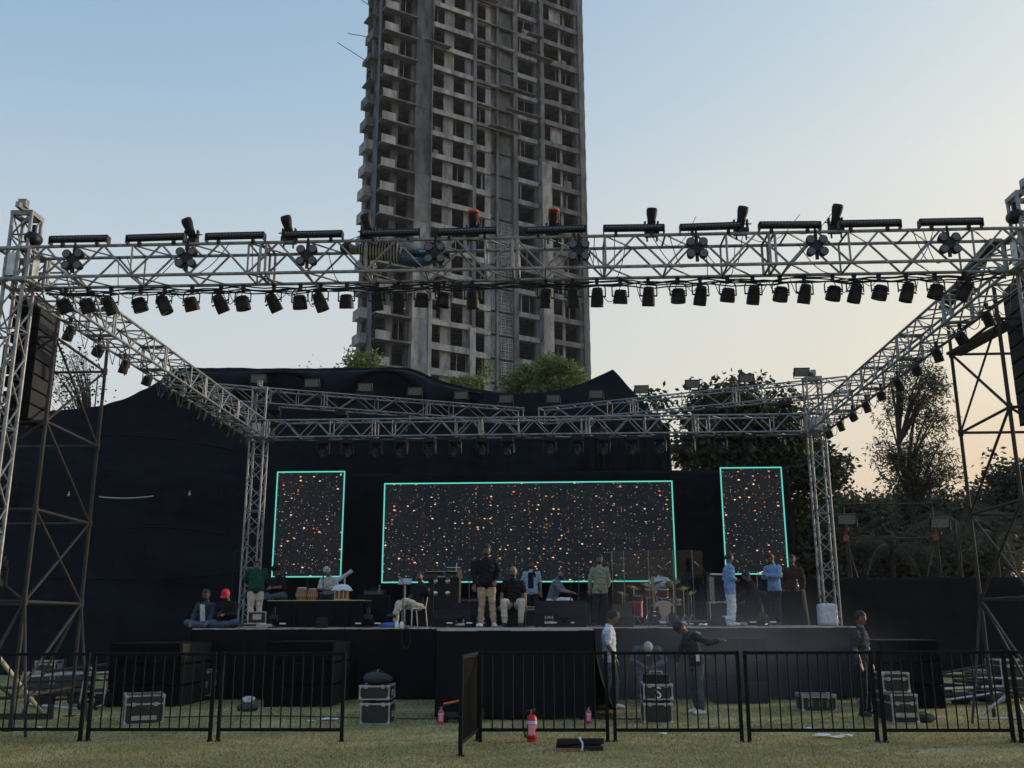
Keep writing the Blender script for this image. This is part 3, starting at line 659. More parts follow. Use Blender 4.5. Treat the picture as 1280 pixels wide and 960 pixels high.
# cables along the front truss, one loom with loops
def looms():
    r = thing('cable_loom', 'tangled black cables drooping along the bottom of the front truss', 'cables', (0, 0, 0)); rnd = random.Random(11)
    x0, x1 = TFL.x+.3, TFR.x-.3
    for q in range(5):
        c = MB(); n = 90; pts = []; ph = rnd.uniform(0, 9)
        for i in range(n+1):
            x = x0+(x1-x0)*i/n; pts.append((x, YF_+.5+.05*sin(i*.7+ph), ZB-.035-.05*abs(noise.noise(Vector((x*1.1, q*3.1, 0))))-.035*q*.5-.012*sin(i*1.7+ph)))
        c.path(pts, .011, 5); c.build('cable', 'cable', r)
    c = MB()
    for px, _, _ in PX1:
        if rnd.random() < .85:
            x = at(px, 352, Y=YF_+.48).x; w_ = rnd.uniform(.12, .4); dp = rnd.uniform(.1, .3); s = rnd.choice((-1, 1))
            c = MB(); c.path([(x+s*w_*t, YF_+.52, ZB-.05-dp*sin(pi*t)) for t in [i/9 for i in range(10)]], .006, 5); c.build('loop', 'cable', r)
    for q in range(26):
        x = rnd.uniform(x0, x1); w_ = rnd.uniform(-.5, .5); dp = rnd.uniform(.05, .2)
        c = MB(); c.path([(x+w_*t, YF_+.05+.4*(q % 2), ZB+SB*(1-t)-dp*sin(pi*t)) for t in [i/9 for i in range(10)]], .0065, 5); c.build('loop', 'cable', r)
    c = MB()
    for a_, b_, dp in ((420, 480, .05), (205, 240, .05), (345, 361, .1), (820, 870, .3), (930, 1000, .25), (1000, 1040, .1)):
        pa = at(a_, 300, Y=YF_+.2); pb = at(b_, 270, Y=YF_+.2); c = MB(); c.path([Vector((pa.x, pa.y, ZB+SB+.05))*(1-t)+Vector((pb.x, pb.y, ZB+SB+.35))*t-Vector((0, 0, dp*sin(pi*t))) for t in [i/8 for i in range(9)]], .005, 5); c.build('safety_line', 'cable', r)
looms()
def side_loops(ax, bx, nm):
    c = MB(); rnd = random.Random(5 if nm == 'left' else 6)
    for t in [i/22+.04 for i in range(20)]:
        x = ax+(bx-ax)*t; y = YF_+.55+(YBk-.85-YF_)*t; dp = rnd.uniform(.1, .45)
        c.path([(x+.04*sin(5*q), y+.5*q, ZB-.02-dp*sin(pi*q)) for q in [i/8 for i in range(9)]], .007, 5)
    c.path([(ax+(bx-ax)*t+.1, YF_+.55+(YBk-.85-YF_)*t, ZB-.05-.05*abs(sin(t*30))) for t in [i/60 for i in range(61)]], .014, 5)
    tag(c.build('cable_loom', 'cable'), 'black cables looped under the %s side truss' % nm, 'cables')
side_loops(TFL.x, XBL, 'left'); side_loops(TFR.x, XBR, 'right')
c = MB()
for q in range(3): c.path([(XBL+.3+(XBR-XBL-.6)*t, YBk-.22, ZB-.03-.03*q-.04*abs(sin(t*23+q))) for t in [i/60 for i in range(61)]], .01, 5)
tag(c.build('cable_loom', 'cable'), 'black cables strung along the bottom of the back truss', 'cables')
# chain hoists at the tower heads
for tw, sx, nm in ((TFL, 1, 'left'), (TFR, -1, 'right')):
    z = at(20 if sx > 0 else 1262, 292 if sx > 0 else 262, Y=YF_).z
    r = thing('chain_hoist', 'round black chain hoist on the head of the front %s tower' % nm, 'hoist', (tw.x+sx*.16, tw.y-.05, z)); c = MB(); c.lathe([(.03, -.12), (.09, -.1), (.105, 0), (.09, .1), (.03, .12)], 16, (0, 0, 0), (0, 1, .2)); c.box((0, 0, .15), (.05, .05, .12)); c.build('motor', 'black', r)
    c = MB(); c.path([(0, 0, -.1), (sx*.01, 0, ZB+.5-z)], .012, 5); c.build('chain', 'rust', r); c = MB(); c.path([(sx*.08, 0, -.1), (sx*.07, 0, ZB+.5-z)], .008, 5); c.build('chain', 'rust', r)
# ============================================================ SCAFFOLD TOWERS AND LINE ARRAYS
def scaffold(label, near, far, sgn, label2):
    # near/far: outer (visible) uprights; the other pair stands 2.1 m further out of frame
    zt = 7.1; r = thing('scaffold_tower', label, 'scaffold', (near.x, near.y, 0)); o = Vector((near.x, near.y, 0))
    A = Vector((near.x, near.y, 0))-o; B = Vector((far.x, far.y, 0))-o; Cc = A+Vector((-sgn*2.1, .0, 0)); Dd = B+Vector((-sgn*2.1, 0, 0)); ps = [A, B, Dd, Cc]
    for p in ps:
        c = MB(); c.tube(p, p+Vector((0, 0, zt)), .034, 8)
        for z in (2, 3.5, 5, 6.5): c.tube(p+Vector((0, 0, z-.06)), p+Vector((0, 0, z+.06)), .05, 8)
        c.box(p+Vector((0, 0, .01)), (.16, .16, .02)); c.build('upright', 'rust', r)
    for k in range(4):
        p, q = ps[k], ps[(k+1) % 4]
        for z in (.5, 2, 3.5, 5, 6.5): c = MB(); c.tube(p+Vector((0, 0, z)), q+Vector((0, 0, z)), .026, 8); c.build('ledger', 'rust', r)
        if k in (1, 2): continue
        for j, z in enumerate((.5, 2, 3.5, 5)):
            h = 1.5
            if (j+k) % 2: p, q = q, p
            c = MB(); c.tube(p+Vector((0, 0, z)), q+Vector((0, 0, z+h)), .024, 8); c.build('diagonal_brace', 'rust', r)
            if k == 0 and j % 2: c = MB(); c.tube(q+Vector((0, 0, z)), p+Vector((0, 0, z+h)), .02, 8); c.build('diagonal_brace', 'rust', r)
    for p in (A, B):
        for e_ in ((sgn*.75, -.9, .02), (-sgn*.7, -.4, .02)): c = MB(); c.tube(p+Vector((0, 0, 2.0)), p+Vector(e_), .024, 8); c.build('outrigger', 'rust', r)
    return r
SA = at(57, 527, Y=15.6); SBk = at(122, 555, Y=18.0)
scaffold('scaffold_tower', SA, SBk, 1, ''); bpy.data.objects['scaffold_tower']['label'] = 'rusty scaffold tower holding the line array at the far left'
RA = at(1262, 510, Y=15.4); RB = at(1201, 542, Y=17.6)
scaffold('scaffold_tower', RA, RB, -1, ''); bpy.data.objects['scaffold_tower.001']['label'] = 'rusty scaffold tower holding the line array at the far right'
c = MB(); pa = at(-12, 808, Y=15.0); pb = at(54, 893, Z=.06); c.tube(pa+(pa-pb)*.5, pb, .035, 10); tag(c.build('strut_pole', 'cream'), 'pale strut pole sloping down to the grass at the left edge', 'pole')  # pole in a paler colour than the scaffold tubes
c = MB(); q = at(58, 897, Z=.03); c.box((q.x-.55, q.y, .05), (1.3, .1, .1)); c.box((q.x+.06, q.y, .12), (.08, .08, .26)); tag(c.build('foot_beam', 'rust'), 'rusty foot beam on the grass under the sloping pale pole', 'beam')
c = MB(); p0 = at(1192, 443, Y=17.4); p1 = at(1275, 398, Y=15.8)
c.X = Matrix.Translation(p0); d_ = p1-p0; R_ = d_.to_track_quat('X', 'Z').to_matrix()
c.box(R_ @ Vector((d_.length/2, 0, 0)), (d_.length, .32, .05), R_); tag(c.build('plank', 'rust'), 'dark plank slanting up inside the right scaffold tower', 'plank')
p = at(1222, 372, Y=16.2); c = MB(); a0 = at(1180, 385, Y=17.4); a1 = at(1245, 300, Y=15); d_ = a1-a0; R_ = d_.to_track_quat('X', 'Z').to_matrix(); c.box((a0+a1)/2, (d_.length, .2, .06), R_); tag(c.build('plank', 'rust'), 'upper dark plank leaning beneath the front truss at the right tower', 'plank')
def line_array(label, top, n, toe, rz, w_=.95):
    r = thing('line_array', label, 'line array', top, rz); p = Vector((0, 0, 0)); a_ = 0
    c = MB(); c.box((0, .1, .07), (w_*.8, .5, .05)); c.tube((0, .1, .09), (0, .1, .5), .02, 8); c.build('flying_frame', 'black', r)
    for k in range(n):
        R = RX(a_); h = .265; cen = p+R @ Vector((0, 0, -h/2))
        c = MB(); c.X = Matrix.Translation(cen) @ R.to_4x4()
        hw = w_/2; c.add([(-hw, -.25, -h/2), (hw, -.25, -h/2), (hw*.8, .25, -h/2+.05), (-hw*.8, .25, -h/2+.05), (-hw, -.25, h/2-.008), (hw, -.25, h/2-.008), (hw*.8, .25, h/2-.05), (-hw*.8, .25, h/2-.05)], [(3, 2, 1, 0), (4, 5, 6, 7), (0, 1, 5, 4), (1, 2, 6, 5), (2, 3, 7, 6), (3, 0, 4, 7)])
        o = c.build('cabinet', 'sub', r)
        c = MB(); c.X = Matrix.Translation(cen) @ R.to_4x4(); c.box((0, -.256, 0), (w_*.93, .012, h*.84)); c.build('grille', 'grille', o)
        c = MB(); c.X = Matrix.Translation(cen) @ R.to_4x4()
        for s in (-1, 1): c.box((s*(hw-.01), -.1, 0), (.02, .05, h*.9)); c.box((s*(hw*.9), .12, 0), (.03, .04, h*.9)); c.box((s*(hw*.87+.02), 0, .02), (.01, .09, .04))
        c.build('rigging_bar', 'rust', o)
        p = p+R @ Vector((0, 0, -h)); a_ -= toe*(1+k*.4)
    return r
lt = at(46, 384, Y=15.9); line_array('black line array speaker stack hanging inside the left scaffold', lt, 8, .0, radians(96), .92)
rl = at(1284, 352, Y=15.5); line_array('black line array speaker stack hanging at the far right edge', rl, 9, .0, radians(-96), .92)
c = MB(); q0 = at(124, 621, Y=31.0); q1 = at(192, 620, Y=31.0); c.path([q0.lerp(q1, t)-Vector((0, 0, .06*sin(pi*t))) for t in [i/10 for i in range(11)]], .022, 6); tag(c.build('streak', 'alu'), 'short pale seam-highlight rope stretched across the left part of the black drape', 'streak')  # pale tube added to stand for the highlight along a drape seam
for k, (px, py) in enumerate(((86, 619), (237, 618))):
    c = MB(); c.ball((0, 0, 0), .05, 8); c.tube((0, 0, 0), (0, 0, .12), .02, 6); o = c.build('cloth_clip', 'alu'); o.location = at(px, py, Y=31.0); tag(o, 'small pale clip on the black drape %s of the short rope' % ('left', 'right')[k], 'clip')
for k, (pts_) in enumerate((((120, 545), (200, 540), (300, 565)), ((130, 665), (200, 650), (300, 672)), ((60, 722), (170, 728), (300, 716)))):
    c = MB(); P_ = [at(a, b, Y=31.15) for a, b in pts_]; n_ = 24; L_ = []
    for i in range(n_+1):
        t = i/n_; L_.append(P_[0]*(1-t)**2+P_[1]*2*t*(1-t)+P_[2]*t*t)
    c.path(L_, .03, 6); tag(c.build('drape_seam', 'drape2'), '%s long curved hem seam running across the left black drape' % ('upper', 'middle', 'lower')[k], 'seam')
# ============================================================ LED SCREENS
def screenmat(name, seed, sc):
    mt = bpy.data.materials.new(name); mt.use_nodes = True; n = mt.node_tree.nodes; l = mt.node_tree.links; b = n['Principled BSDF']
    b.inputs['Base Color'].default_value = (.008, .009, .011, 1); b.inputs['Roughness'].default_value = .6; b.inputs['Specular IOR Level'].default_value = .2
    t = n.new('ShaderNodeTexCoord'); mp = n.new('ShaderNodeMapping'); mp.inputs['Location'].default_value = (seed*3.7, 0, seed*1.3); mp.inputs['Scale'].default_value = (1, 1, 1.75); l.new(t.outputs['Object'], mp.inputs[0])
    xz = n.new('ShaderNodeSeparateXYZ'); l.new(mp.outputs[0], xz.inputs[0]); cb = n.new('ShaderNodeCombineXYZ'); l.new(xz.outputs[0], cb.inputs[0]); l.new(xz.outputs[2], cb.inputs[1])
    tot = None
    def mth(op, a, b_=None, clamp=False):
        q = n.new('ShaderNodeMath'); q.operation = op; q.use_clamp = clamp
        for i, v in enumerate((a, b_)):
            if v is None: continue
            if isinstance(v, (int, float)): q.inputs[i].default_value = v
            else: l.new(v, q.inputs[i])
        return q.outputs[0]
    nz = n.new('ShaderNodeTexNoise'); nz.inputs['Scale'].default_value = .75; nz.inputs['Detail'].default_value = 2; l.new(cb.outputs[0], nz.inputs['Vector'])
    for i, (s, rad, pw, thr) in enumerate(((4.4, .185, 1.1, .55), (9.5, .15, 1.0, .5), (3.0, .11, 1, .62))):
        v = n.new('ShaderNodeTexVoronoi'); v.voronoi_dimensions = '2D'; v.inputs['Scale'].default_value = s; v.inputs['Randomness'].default_value = 1; l.new(cb.outputs[0], v.inputs['Vector'])
        sc_ = n.new('ShaderNodeSeparateColor'); l.new(v.outputs['Color'], sc_.inputs[0])
        on = mth('GREATER_THAN', sc_.outputs[0], thr); rr = mth('MULTIPLY', mth('MULTIPLY_ADD', sc_.outputs[1], .7, ), rad)
        rr = mth('ADD', mth('MULTIPLY', mth('POWER', sc_.outputs[1], 3.0), rad*.75), rad*.28)
        d = mth('SUBTRACT', 1, mth('DIVIDE', v.outputs['Distance'], rr), True); d = mth('MULTIPLY', mth('MULTIPLY', mth('POWER', d, .45), on), mth('ADD', .15, mth('POWER', sc_.outputs[1], 1.5)))
        og = n.new('ShaderNodeValToRGB'); l.new(mth('ADD', mth('MULTIPLY', sc_.outputs[2], .55), mth('MULTIPLY', nz.outputs[0], .75)), og.inputs[0]); e = og.color_ramp.elements
        e[0].position = .45; e[0].color = (.85, .72, .5, 1); e[1].position = .9; e[1].color = (.9, .2, .04, 1); k_ = e.new(.62); k_.color = (.95, .58, .28, 1)
        q = n.new('ShaderNodeVectorMath'); q.operation = 'SCALE'; l.new(og.outputs[0], q.inputs[0]); l.new(d, q.inputs['Scale'])
        if tot is None: tot = q.outputs[0]
        else:
            ad = n.new('ShaderNodeVectorMath'); ad.operation = 'ADD'; l.new(tot, ad.inputs[0]); l.new(q.outputs[0], ad.inputs[1]); tot = ad.outputs[0]
    n3 = n.new('ShaderNodeTexNoise'); n3.inputs['Scale'].default_value = .5; l.new(cb.outputs[0], n3.inputs['Vector'])
    base = n.new('ShaderNodeValToRGB'); l.new(n3.outputs[0], base.inputs[0]); base.color_ramp.elements[0].position = .35; base.color_ramp.elements[1].position = .65; base.color_ramp.elements[0].color = (.003, .006, .009, 1); base.color_ramp.elements[1].color = (.006, .0075, .009, 1)
    ad = n.new('ShaderNodeVectorMath'); ad.operation = 'ADD'; l.new(tot, ad.inputs[0]); l.new(base.outputs[0], ad.inputs[1])
    l.new(ad.outputs[0], b.inputs['Emission Color']); b.inputs['Emission Strength'].default_value = 1; return mt
M['teal'] = mat('teal_pixel_line', (.02, .1, .08), .4, emit=(.10, .52, .43), estr=.95)
YS = 28.6
def screen(label, pxs, seed):
    (xa, ya), (xb, yb) = pxs; a_ = at(xa, ya, Y=YS); b_ = at(xb, yb, Y=YS); w_ = b_.x-a_.x; z0 = b_.z; h = a_.z-z0
    r = thing('led_screen', label, 'LED screen', ((a_.x+b_.x)/2, YS, z0), 0, 'LED screens of the stage')
    c = MB(); c.box((0, .06, h/2), (w_, .12, h)); c.build('cabinet', 'black', r)
    c = MB(); c.add([(-w_/2, -.003, 0), (w_/2, -.003, 0), (w_/2, -.003, h), (-w_/2, -.003, h)], [(0, 1, 2, 3)]); c.build('panel', screenmat('led_content', seed, 1), r)
    c = MB(); t = .038
    c.box((0, -.008, t/2), (w_, .008, t)); c.box((0, -.008, h-t/2), (w_, .008, t)); c.box((-w_/2+t/2, -.008, h/2), (t, .008, h-2*t-.002)); c.box((w_/2-t/2, -.008, h/2), (t, .008, h-2*t-.002)); c.build('border', 'teal', r)
    c = MB()
    for sx in (-.4, 0, .4): c.tube((sx*w_, .2, 0), (sx*w_, .2, ZS-z0), .03, 6); c.tube((sx*w_, .2, h*.8), (sx*w_, .16, 0), .03, 6)
    c.build('support', 'black', r)
screen('tall LED screen on the left with teal border and orange specks', ((346.5, 589.5), (426.5, 721.5)), 1)
screen('wide central LED screen with teal border and scattered bright specks', ((480.3, 604), (846, 727)), 2)
screen('tall LED screen on the right with teal border and orange specks', ((899.5, 584.2), (986.5, 718)), 5)
# ============================================================ PEOPLE
SKN = {'d': (.17, .095, .062), 'm': (.26, .155, .105)}
def cloth(name, c): 
    k = 'cloth_'+name
    if k not in M: M[k] = mat(k, c, .85, 0, var=.18, scale=14, bump=.5, bscale=45, spec=.2)
    return M[k]
for k, c in SKN.items(): M['skin_'+k] = mat('skin_'+k, c, .55, 0, var=.08, scale=20)
M['hair'] = mat('hair', (.009, .008, .007), .6, 0, var=.3, scale=60, bump=.6, bscale=90)
M['eye'] = mat('eye', (.02, .015, .012), .2); M['sole'] = mat('shoe_white', (.7, .7, .7), .5, var=.1); M['shoeblack'] = mat('shoe_black', (.015, .015, .016), .5, var=.1)
CL = dict(denim=(.035, .055, .08), teewhite=(.62, .66, .7), black=(.012, .013, .016), jeans=(.06, .10, .15), green=(.010, .055, .032), cream=(.52, .48, .38), greywhite=(.42, .42, .42), white=(.62, .64, .66), beige=(.42, .32, .21), navy=(.011, .012, .018), sky=(.26, .42, .52), greytee=(.12, .15, .18), sage=(.24, .26, .18), blue=(.19, .32, .50), brown=(.05, .028, .026), dark=(.018, .021, .026), steelblue=(.06, .085, .1), charcoal=(.045, .05, .055), faded=(.075, .1, .115), stripe=(.2, .2, .2))
def V(*a): return Vector(a)
def ring_loft(b, rings, n=14):        # rings: (centre, xaxis, yaxis, rx, ry)
    vs = []
    for c, xa, ya, rx, ry in rings:
        for k in range(n): t = 2*pi*k/n; vs.append(c+xa*cos(t)*rx+ya*sin(t)*ry)
    m_ = len(rings); fs = [(j*n+k, j*n+(k+1) % n, (j+1)*n+(k+1) % n, (j+1)*n+k) for j in range(m_-1) for k in range(n)]
    fs += [tuple(range(n))[::-1], tuple(range((m_-1)*n, m_*n))]; b.add(vs, fs, True)
def limb(b, pts, rads, n=12, flat=1.0):
    # densify with smooth radii, rounded ends
    P_ = []; 
    for i in range(len(pts)-1):
        for k in range(5): t = k/5; P_.append((pts[i].lerp(pts[i+1], t), rads[i]*(1-t)+rads[i+1]*t))
    P_.append((pts[-1], rads[-1])); d0 = (pts[1]-pts[0]).normalized(); d1 = (pts[-1]-pts[-2]).normalized()
    P_ = [(pts[0]-d0*rads[0]*.75, rads[0]*.5)]+P_+[(pts[-1]+d1*rads[-1]*.75, rads[-1]*.5)]
    R_ = []
    for i, (p, r_) in enumerate(P_):
        a = P_[max(0, i-1)][0]; c = P_[min(len(P_)-1, i+1)][0]; d = (c-a).normalized(); x = d.cross(V(0, 0, 1) if abs(d.z) < .9 else V(0, 1, 0)).normalized(); y = d.cross(x).normalized()
        R_.append((p, x, y, r_, r_*flat))
    ring_loft(b, R_, n)
POSES = {
 'stand': dict(pel=(0, 0, .95), neck=(0, .01, 1.47), head=(0, .03, 1.62), sh=((-.172, 0, 1.385), (.172, 0, 1.385)), el=((-.235, -.02, 1.13), (.235, -.02, 1.13)), wr=((-.245, .06, .9), (.245, .06, .9)), kn=((-.10, .02, .5), (.10, .02, .5)), an=((-.11, -.02, .09), (.11, -.02, .09)), toe=((-.14, .13, .04), (.14, .13, .04))),
 'sit': dict(pel=(0, 0, .52), neck=(0, .04, 1.03), head=(0, .07, 1.18), sh=((-.172, .03, .945), (.172, .03, .945)), el=((-.25, .05, .72), (.25, .05, .72)), wr=((-.2, .27, .62), (.2, .27, .62)), kn=((-.17, .43, .5), (.17, .43, .5)), an=((-.2, .4, .09), (.2, .4, .09)), toe=((-.24, .56, .04), (.24, .56, .04))),
 'cross': dict(pel=(0, 0, .12), neck=(0, .1, .6), head=(0, .16, .745), sh=((-.172, .08, .52), (.172, .08, .52)), el=((-.22, .14, .32), (.22, .14, .32)), wr=((-.05, .32, .3), (.05, .32, .3)), kn=((-.34, .27, .13), (.34, .27, .13)), an=((.13, .36, .06), (-.13, .4, .06)), toe=((.24, .38, .05), (-.24, .42, .05))),
}
def person(label, loc, heading, pose='stand', sc=1.0, top='black', bottom='jeans', sleeve='short', skin='d', shoe='shoeblack', hair='short', beard=False, over=None, shirt_drop=.1, face_dir=0, fat=1.0, extra=None, look=0):
    J = {k: v for k, v in POSES[pose].items()}
    if over: J.update(over)
    v3 = lambda a: Vector(a)
    r = thing('person', label, 'person', loc, heading)
    pel, neck, head = v3(J['pel']), v3(J['neck']), v3(J['head']); b = MB()
    spine = (neck-pel); sx = (v3(J['sh'][1])-v3(J['sh'][0])).normalized(); sd_ = spine.normalized(); sy = sd_.cross(sx).normalized(); hx = V(1, 0, 0)
    prof = [(-.16, .105, .085), (-.12, .155, .115), (0, .168, .125), (.16, .160, .118), (.34, .155, .112), (.52, .165, .118), (.70, .172, .115), (.82, .155, .10), (.90, .112, .082), (.955, .078, .068), (1.0, .058, .058), (1.06, .052, .054)]
    rings = []
    for t, rx, ry in prof:
        xa = hx.lerp(sx, max(0, min(1, t))).normalized(); bul = V(0, -.02, 0)*0
        rings.append((pel+spine*t, xa, sd_.cross(xa).normalized(), rx*fat*1.03, ry*fat*1.05))
    ring_loft(b, rings, 18)
    limb(b, [neck-sd_*.02, neck.lerp(head, .6)], [.056, .054])
    segs = [('top', pel+spine*-.02, neck-sd_*.05, .15)]
    hd = (head-neck).normalized(); fd = (RZ(look) @ V(0, 1, 0)); fd = (fd-hd*fd.dot(hd)).normalized(); hxa = fd.cross(hd).normalized()
    # head: skull, jaw, nose, ears
    Rh = Matrix((hxa, fd, hd)).transposed()
    hc = head+hd*.02
    b.ball(hc, .103, 16, (.80, .98, 1.12), Rh); b.ball(hc+Rh @ V(0, .02, -.062), .07, 14, (.82, .95, .85), Rh)
    b.add([hc+Rh @ V(*q) for q in ((-.014, .085, -.035), (.014, .085, -.035), (0, .122, -.03), (0, .09, .018), (0, .08, -.045))], [(0, 1, 2), (1, 3, 2), (3, 0, 2), (0, 4, 1), (0, 3, 4), (1, 4, 3)])
    for s in (-1, 1): b.ball(hc+Rh @ V(s*.082, -.005, -.01), .026, 8, (.4, .7, 1.1), Rh)
    segs.append(('skin', neck.lerp(head, .35), head+hd*.03, .09))
    loose = 1.12 if sleeve != 'none' else 1.0
    for i in (0, 1):
        sh, el, wr = v3(J['sh'][i]), v3(J['el'][i]), v3(J['wr'][i]); k1 = 1.18 if sleeve in ('long', 'short') else 1; k2 = 1.25 if sleeve == 'long' else 1
        limb(b, [sh, sh.lerp(el, .5), el], [.058*k1*fat, .050*k1*fat, .042*k2]); limb(b, [el, el.lerp(wr, .35), wr], [.042*k2, .041*k2, .028*(1.3 if sleeve == 'long' else 1)])
        if sleeve == 'short': segs += [('top', sh, sh.lerp(el, .72), .07), ('skin', sh.lerp(el, .84), wr, .04)]
        elif sleeve == 'long': segs += [('top', sh, el, .07), ('top', el, el.lerp(wr, .9), .05)]
        d = (wr-el).normalized(); segs.append(('skin', wr+d*.03, wr+d*.18, .05))
        pa = wr+d*.05; sidev = d.cross(V(0, 0, 1) if abs(d.z) < .8 else V(0, 1, 0)).normalized(); nrm = d.cross(sidev).normalized()
        ring_loft(b, [(wr, sidev, nrm, .026, .022), (wr+d*.03, sidev, nrm, .034, .018), (wr+d*.08, sidev, nrm, .04, .016), (wr+d*.098, sidev, nrm, .036, .013)], 10)
        for q, (o_, L_) in enumerate(((-.03, .065), (-.01, .078), (.011, .073), (.031, .056))):
            f0_ = wr+d*.085+sidev*o_; f1_ = f0_+d*L_*.55+nrm*.006; f2_ = f1_+(d*.7+nrm*.6).normalized()*L_*.5; limb(b, [f0_, f1_, f2_], [.0125, .0115, .010], 6)
        t0 = wr+d*.03+sidev*.028; limb(b, [t0, t0+(d*.6+sidev*.7).normalized()*.04, t0+(d*.9+sidev*.35).normalized()*.075], [.0135, .0125, .010], 6)
        kn, an, toe = v3(J['kn'][i]), v3(J['an'][i]), v3(J['toe'][i]); hp = pel+V((-1 if i == 0 else 1)*.088, 0, -.04) if 'hp' not in J else v3(J['hp'][i])
        limb(b, [hp, hp.lerp(kn, .5), kn], [.1*fat, .087*fat, .066]); limb(b, [kn, kn.lerp(an, .35), an+(kn-an).normalized()*.04], [.068, .064, .056])
        segs += [('bottom', hp, kn, .1), ('bottom', kn, an+(kn-an).normalized()*.03, .07), ('shoe', an-V(0, 0, .02), toe, .05)]
        fdv = (toe-an); heel = an-fdv.normalized()*.05; heel.z = max(.035, an.z-.05) if pose != 'cross' else heel.z
        limb(b, [an+V(0, 0, .02), an-V(0, 0, .02)], [.045, .045]); limb(b, [heel, an.lerp(toe, .5)-V(0, 0, .012), toe], [.042, .046, .036], 10, .85)
    tmp = bpy.data.objects.new('tmp', b.mesh('tmp', 'black')); COL.objects.link(tmp)
    md = tmp.modifiers.new('r', 'REMESH'); md.mode = 'VOXEL'; md.voxel_size = .0125; md.use_smooth_shade = True
    sm = tmp.modifiers.new('s', 'SMOOTH'); sm.iterations = 3; sm.factor = .5
    dg = bpy.context.evaluated_depsgraph_get(); me = bpy.data.meshes.new_from_object(tmp.evaluated_get(dg)); bpy.data.objects.remove(tmp)
    me.name = 'person_body'; me.materials.clear()
    for x in ('skin_'+skin, cloth(top, CL[top]), cloth(bottom, CL[bottom]), shoe): me.materials.append(M[x] if isinstance(x, str) else x)
    import numpy as np
    nv = len(me.vertices); co_ = np.zeros(nv*3); me.vertices.foreach_get('co', co_); co_ = co_.reshape(-1, 3)
    nf = len(me.polygons); fc = np.zeros(nf*3); me.polygons.foreach_get('center', fc); fc = fc.reshape(-1, 3)
    def sdist(P_, a, c):
        a = np.array(a); c = np.array(c); d = c-a; t = np.clip(((P_-a)@d)/max(1e-9, d@d), 0, 1); return np.linalg.norm(P_-(a+t[:, None]*d), axis=1)
    best = np.full(nf, 1e9); lab = np.zeros(nf, int); code = {'skin': 0, 'top': 1, 'bottom': 2, 'shoe': 3}
    for nm, a, c, rr in segs:
        q = sdist(fc, a, c)/rr; k_ = q < best; best[k_] = q[k_]; lab[k_] = code[nm]
    # shirt hangs over the hips, the neck opening stays skin
    P0 = np.array(pel); U = np.array(sd_); hgt = (fc-P0)@U; rad_ = np.linalg.norm((fc-P0)-hgt[:, None]*U, axis=1)
    k_ = (lab == 2) & (hgt > -shirt_drop) & (rad_ < .26*fat) & ((hgt > .02) | (pose == 'stand')); lab[k_] = 1
    me.polygons.foreach_set('material_index', lab.astype(np.int32))
    # cloth creases
    N = np.zeros(nv*3); me.vertices.foreach_get('normal', N); N = N.reshape(-1, 3)
    vl = np.zeros(nv, int); 
    lp = np.zeros(len(me.loops), np.int32); me.loops.foreach_get('vertex_index', lp); ls = np.zeros(nf, np.int32); me.polygons.foreach_get('loop_total', ls); vl[lp] = np.repeat(lab, ls)
    sd2 = hash(label) % 1 + len(label)*.7
    for i in np.nonzero((vl == 1) | (vl == 2))[0]:
        p = co_[i]; a_ = noise.noise(Vector((p[0]*9, p[1]*9, p[2]*16+sd2)))+.5*noise.noise(Vector((p[0]*22+sd2, p[1]*22, p[2]*30)))
        co_[i] = p+N[i]*(.008+.016*a_)
    me.vertices.foreach_set('co', co_.reshape(-1)); me.polygons.foreach_set('use_smooth', [True]*nf); me.update()
    o = bpy.data.objects.new('body', me); COL.objects.link(o); o.parent = r
    # hair
    if hair in ('short', 'long', 'bun', 'curly'):
        b = MB(); n_ = 20; m_ = 10; vs = []
        for j in range(m_+1):
            for k in range(n_):
                t = pi*.60*j/m_; a_ = 2*pi*k/n_; p = V(sin(t)*cos(a_)*.095, sin(t)*sin(a_)*.112-.006, cos(t)*.132)
                front = sin(a_)
                if j >= m_-3 and front > .25: p = V(p.x*.93, p.y*.9, max(p.z, .045))
                p = p*(1+.05*noise.noise(p*40)+(.12 if hair == 'curly' else .0)*(1+noise.noise(p*55)))
                vs.append(hc+Rh @ (p+V(0, 0, .004)))
        b.add(vs, [(j*n_+k, (j+1)*n_+k, (j+1)*n_+(k+1) % n_, j*n_+(k+1) % n_) for j in range(m_) for k in range(n_)], True)
        if hair == 'long': limb(b, [hc+Rh @ V(0, -.06, 0), hc+Rh @ V(0, -.09, -.12), hc+Rh @ V(0, -.08, -.2)], [.075, .07, .04])
        b.build('hair', 'hair', r)
    elif hair in ('cap', 'redcap', 'greycap', 'beanie', 'greybeanie'):
        mt = {'cap': 'cloth_black', 'redcap': 'capred', 'greycap': 'cloth_greywhite', 'beanie': 'cloth_charcoal', 'greybeanie': 'cloth_greywhite'}[hair]
        if mt == 'capred' and 'capred' not in M: M['capred'] = mat('cap_red', (.62, .015, .03), .7, 0, var=.1)
        for q in ('black', 'greywhite', 'charcoal'): cloth(q, CL[q])
        b = MB(); b.ball(hc+Rh @ V(0, -.004, .03), .105, 18, (.88, 1.02, .95), Rh)
        if 'beanie' not in hair:
            vs = []
            for k in range(9): t = -1.1+2.2*k/8; vs += [hc+Rh @ V(sin(t)*.085, cos(t)*.09, .045), hc+Rh @ V(sin(t)*.08, .06+cos(t)*.12, .03), hc+Rh @ V(sin(t)*.085, cos(t)*.09, .036)]
            b.add(vs, [(3*k, 3*k+1, 3*k+4, 3*k+3) for k in range(8)]+[(3*k+2, 3*k+5, 3*k+4, 3*k+1) for k in range(8)])
        b.build('cap' if 'beanie' not in hair else 'beanie', mt, r)
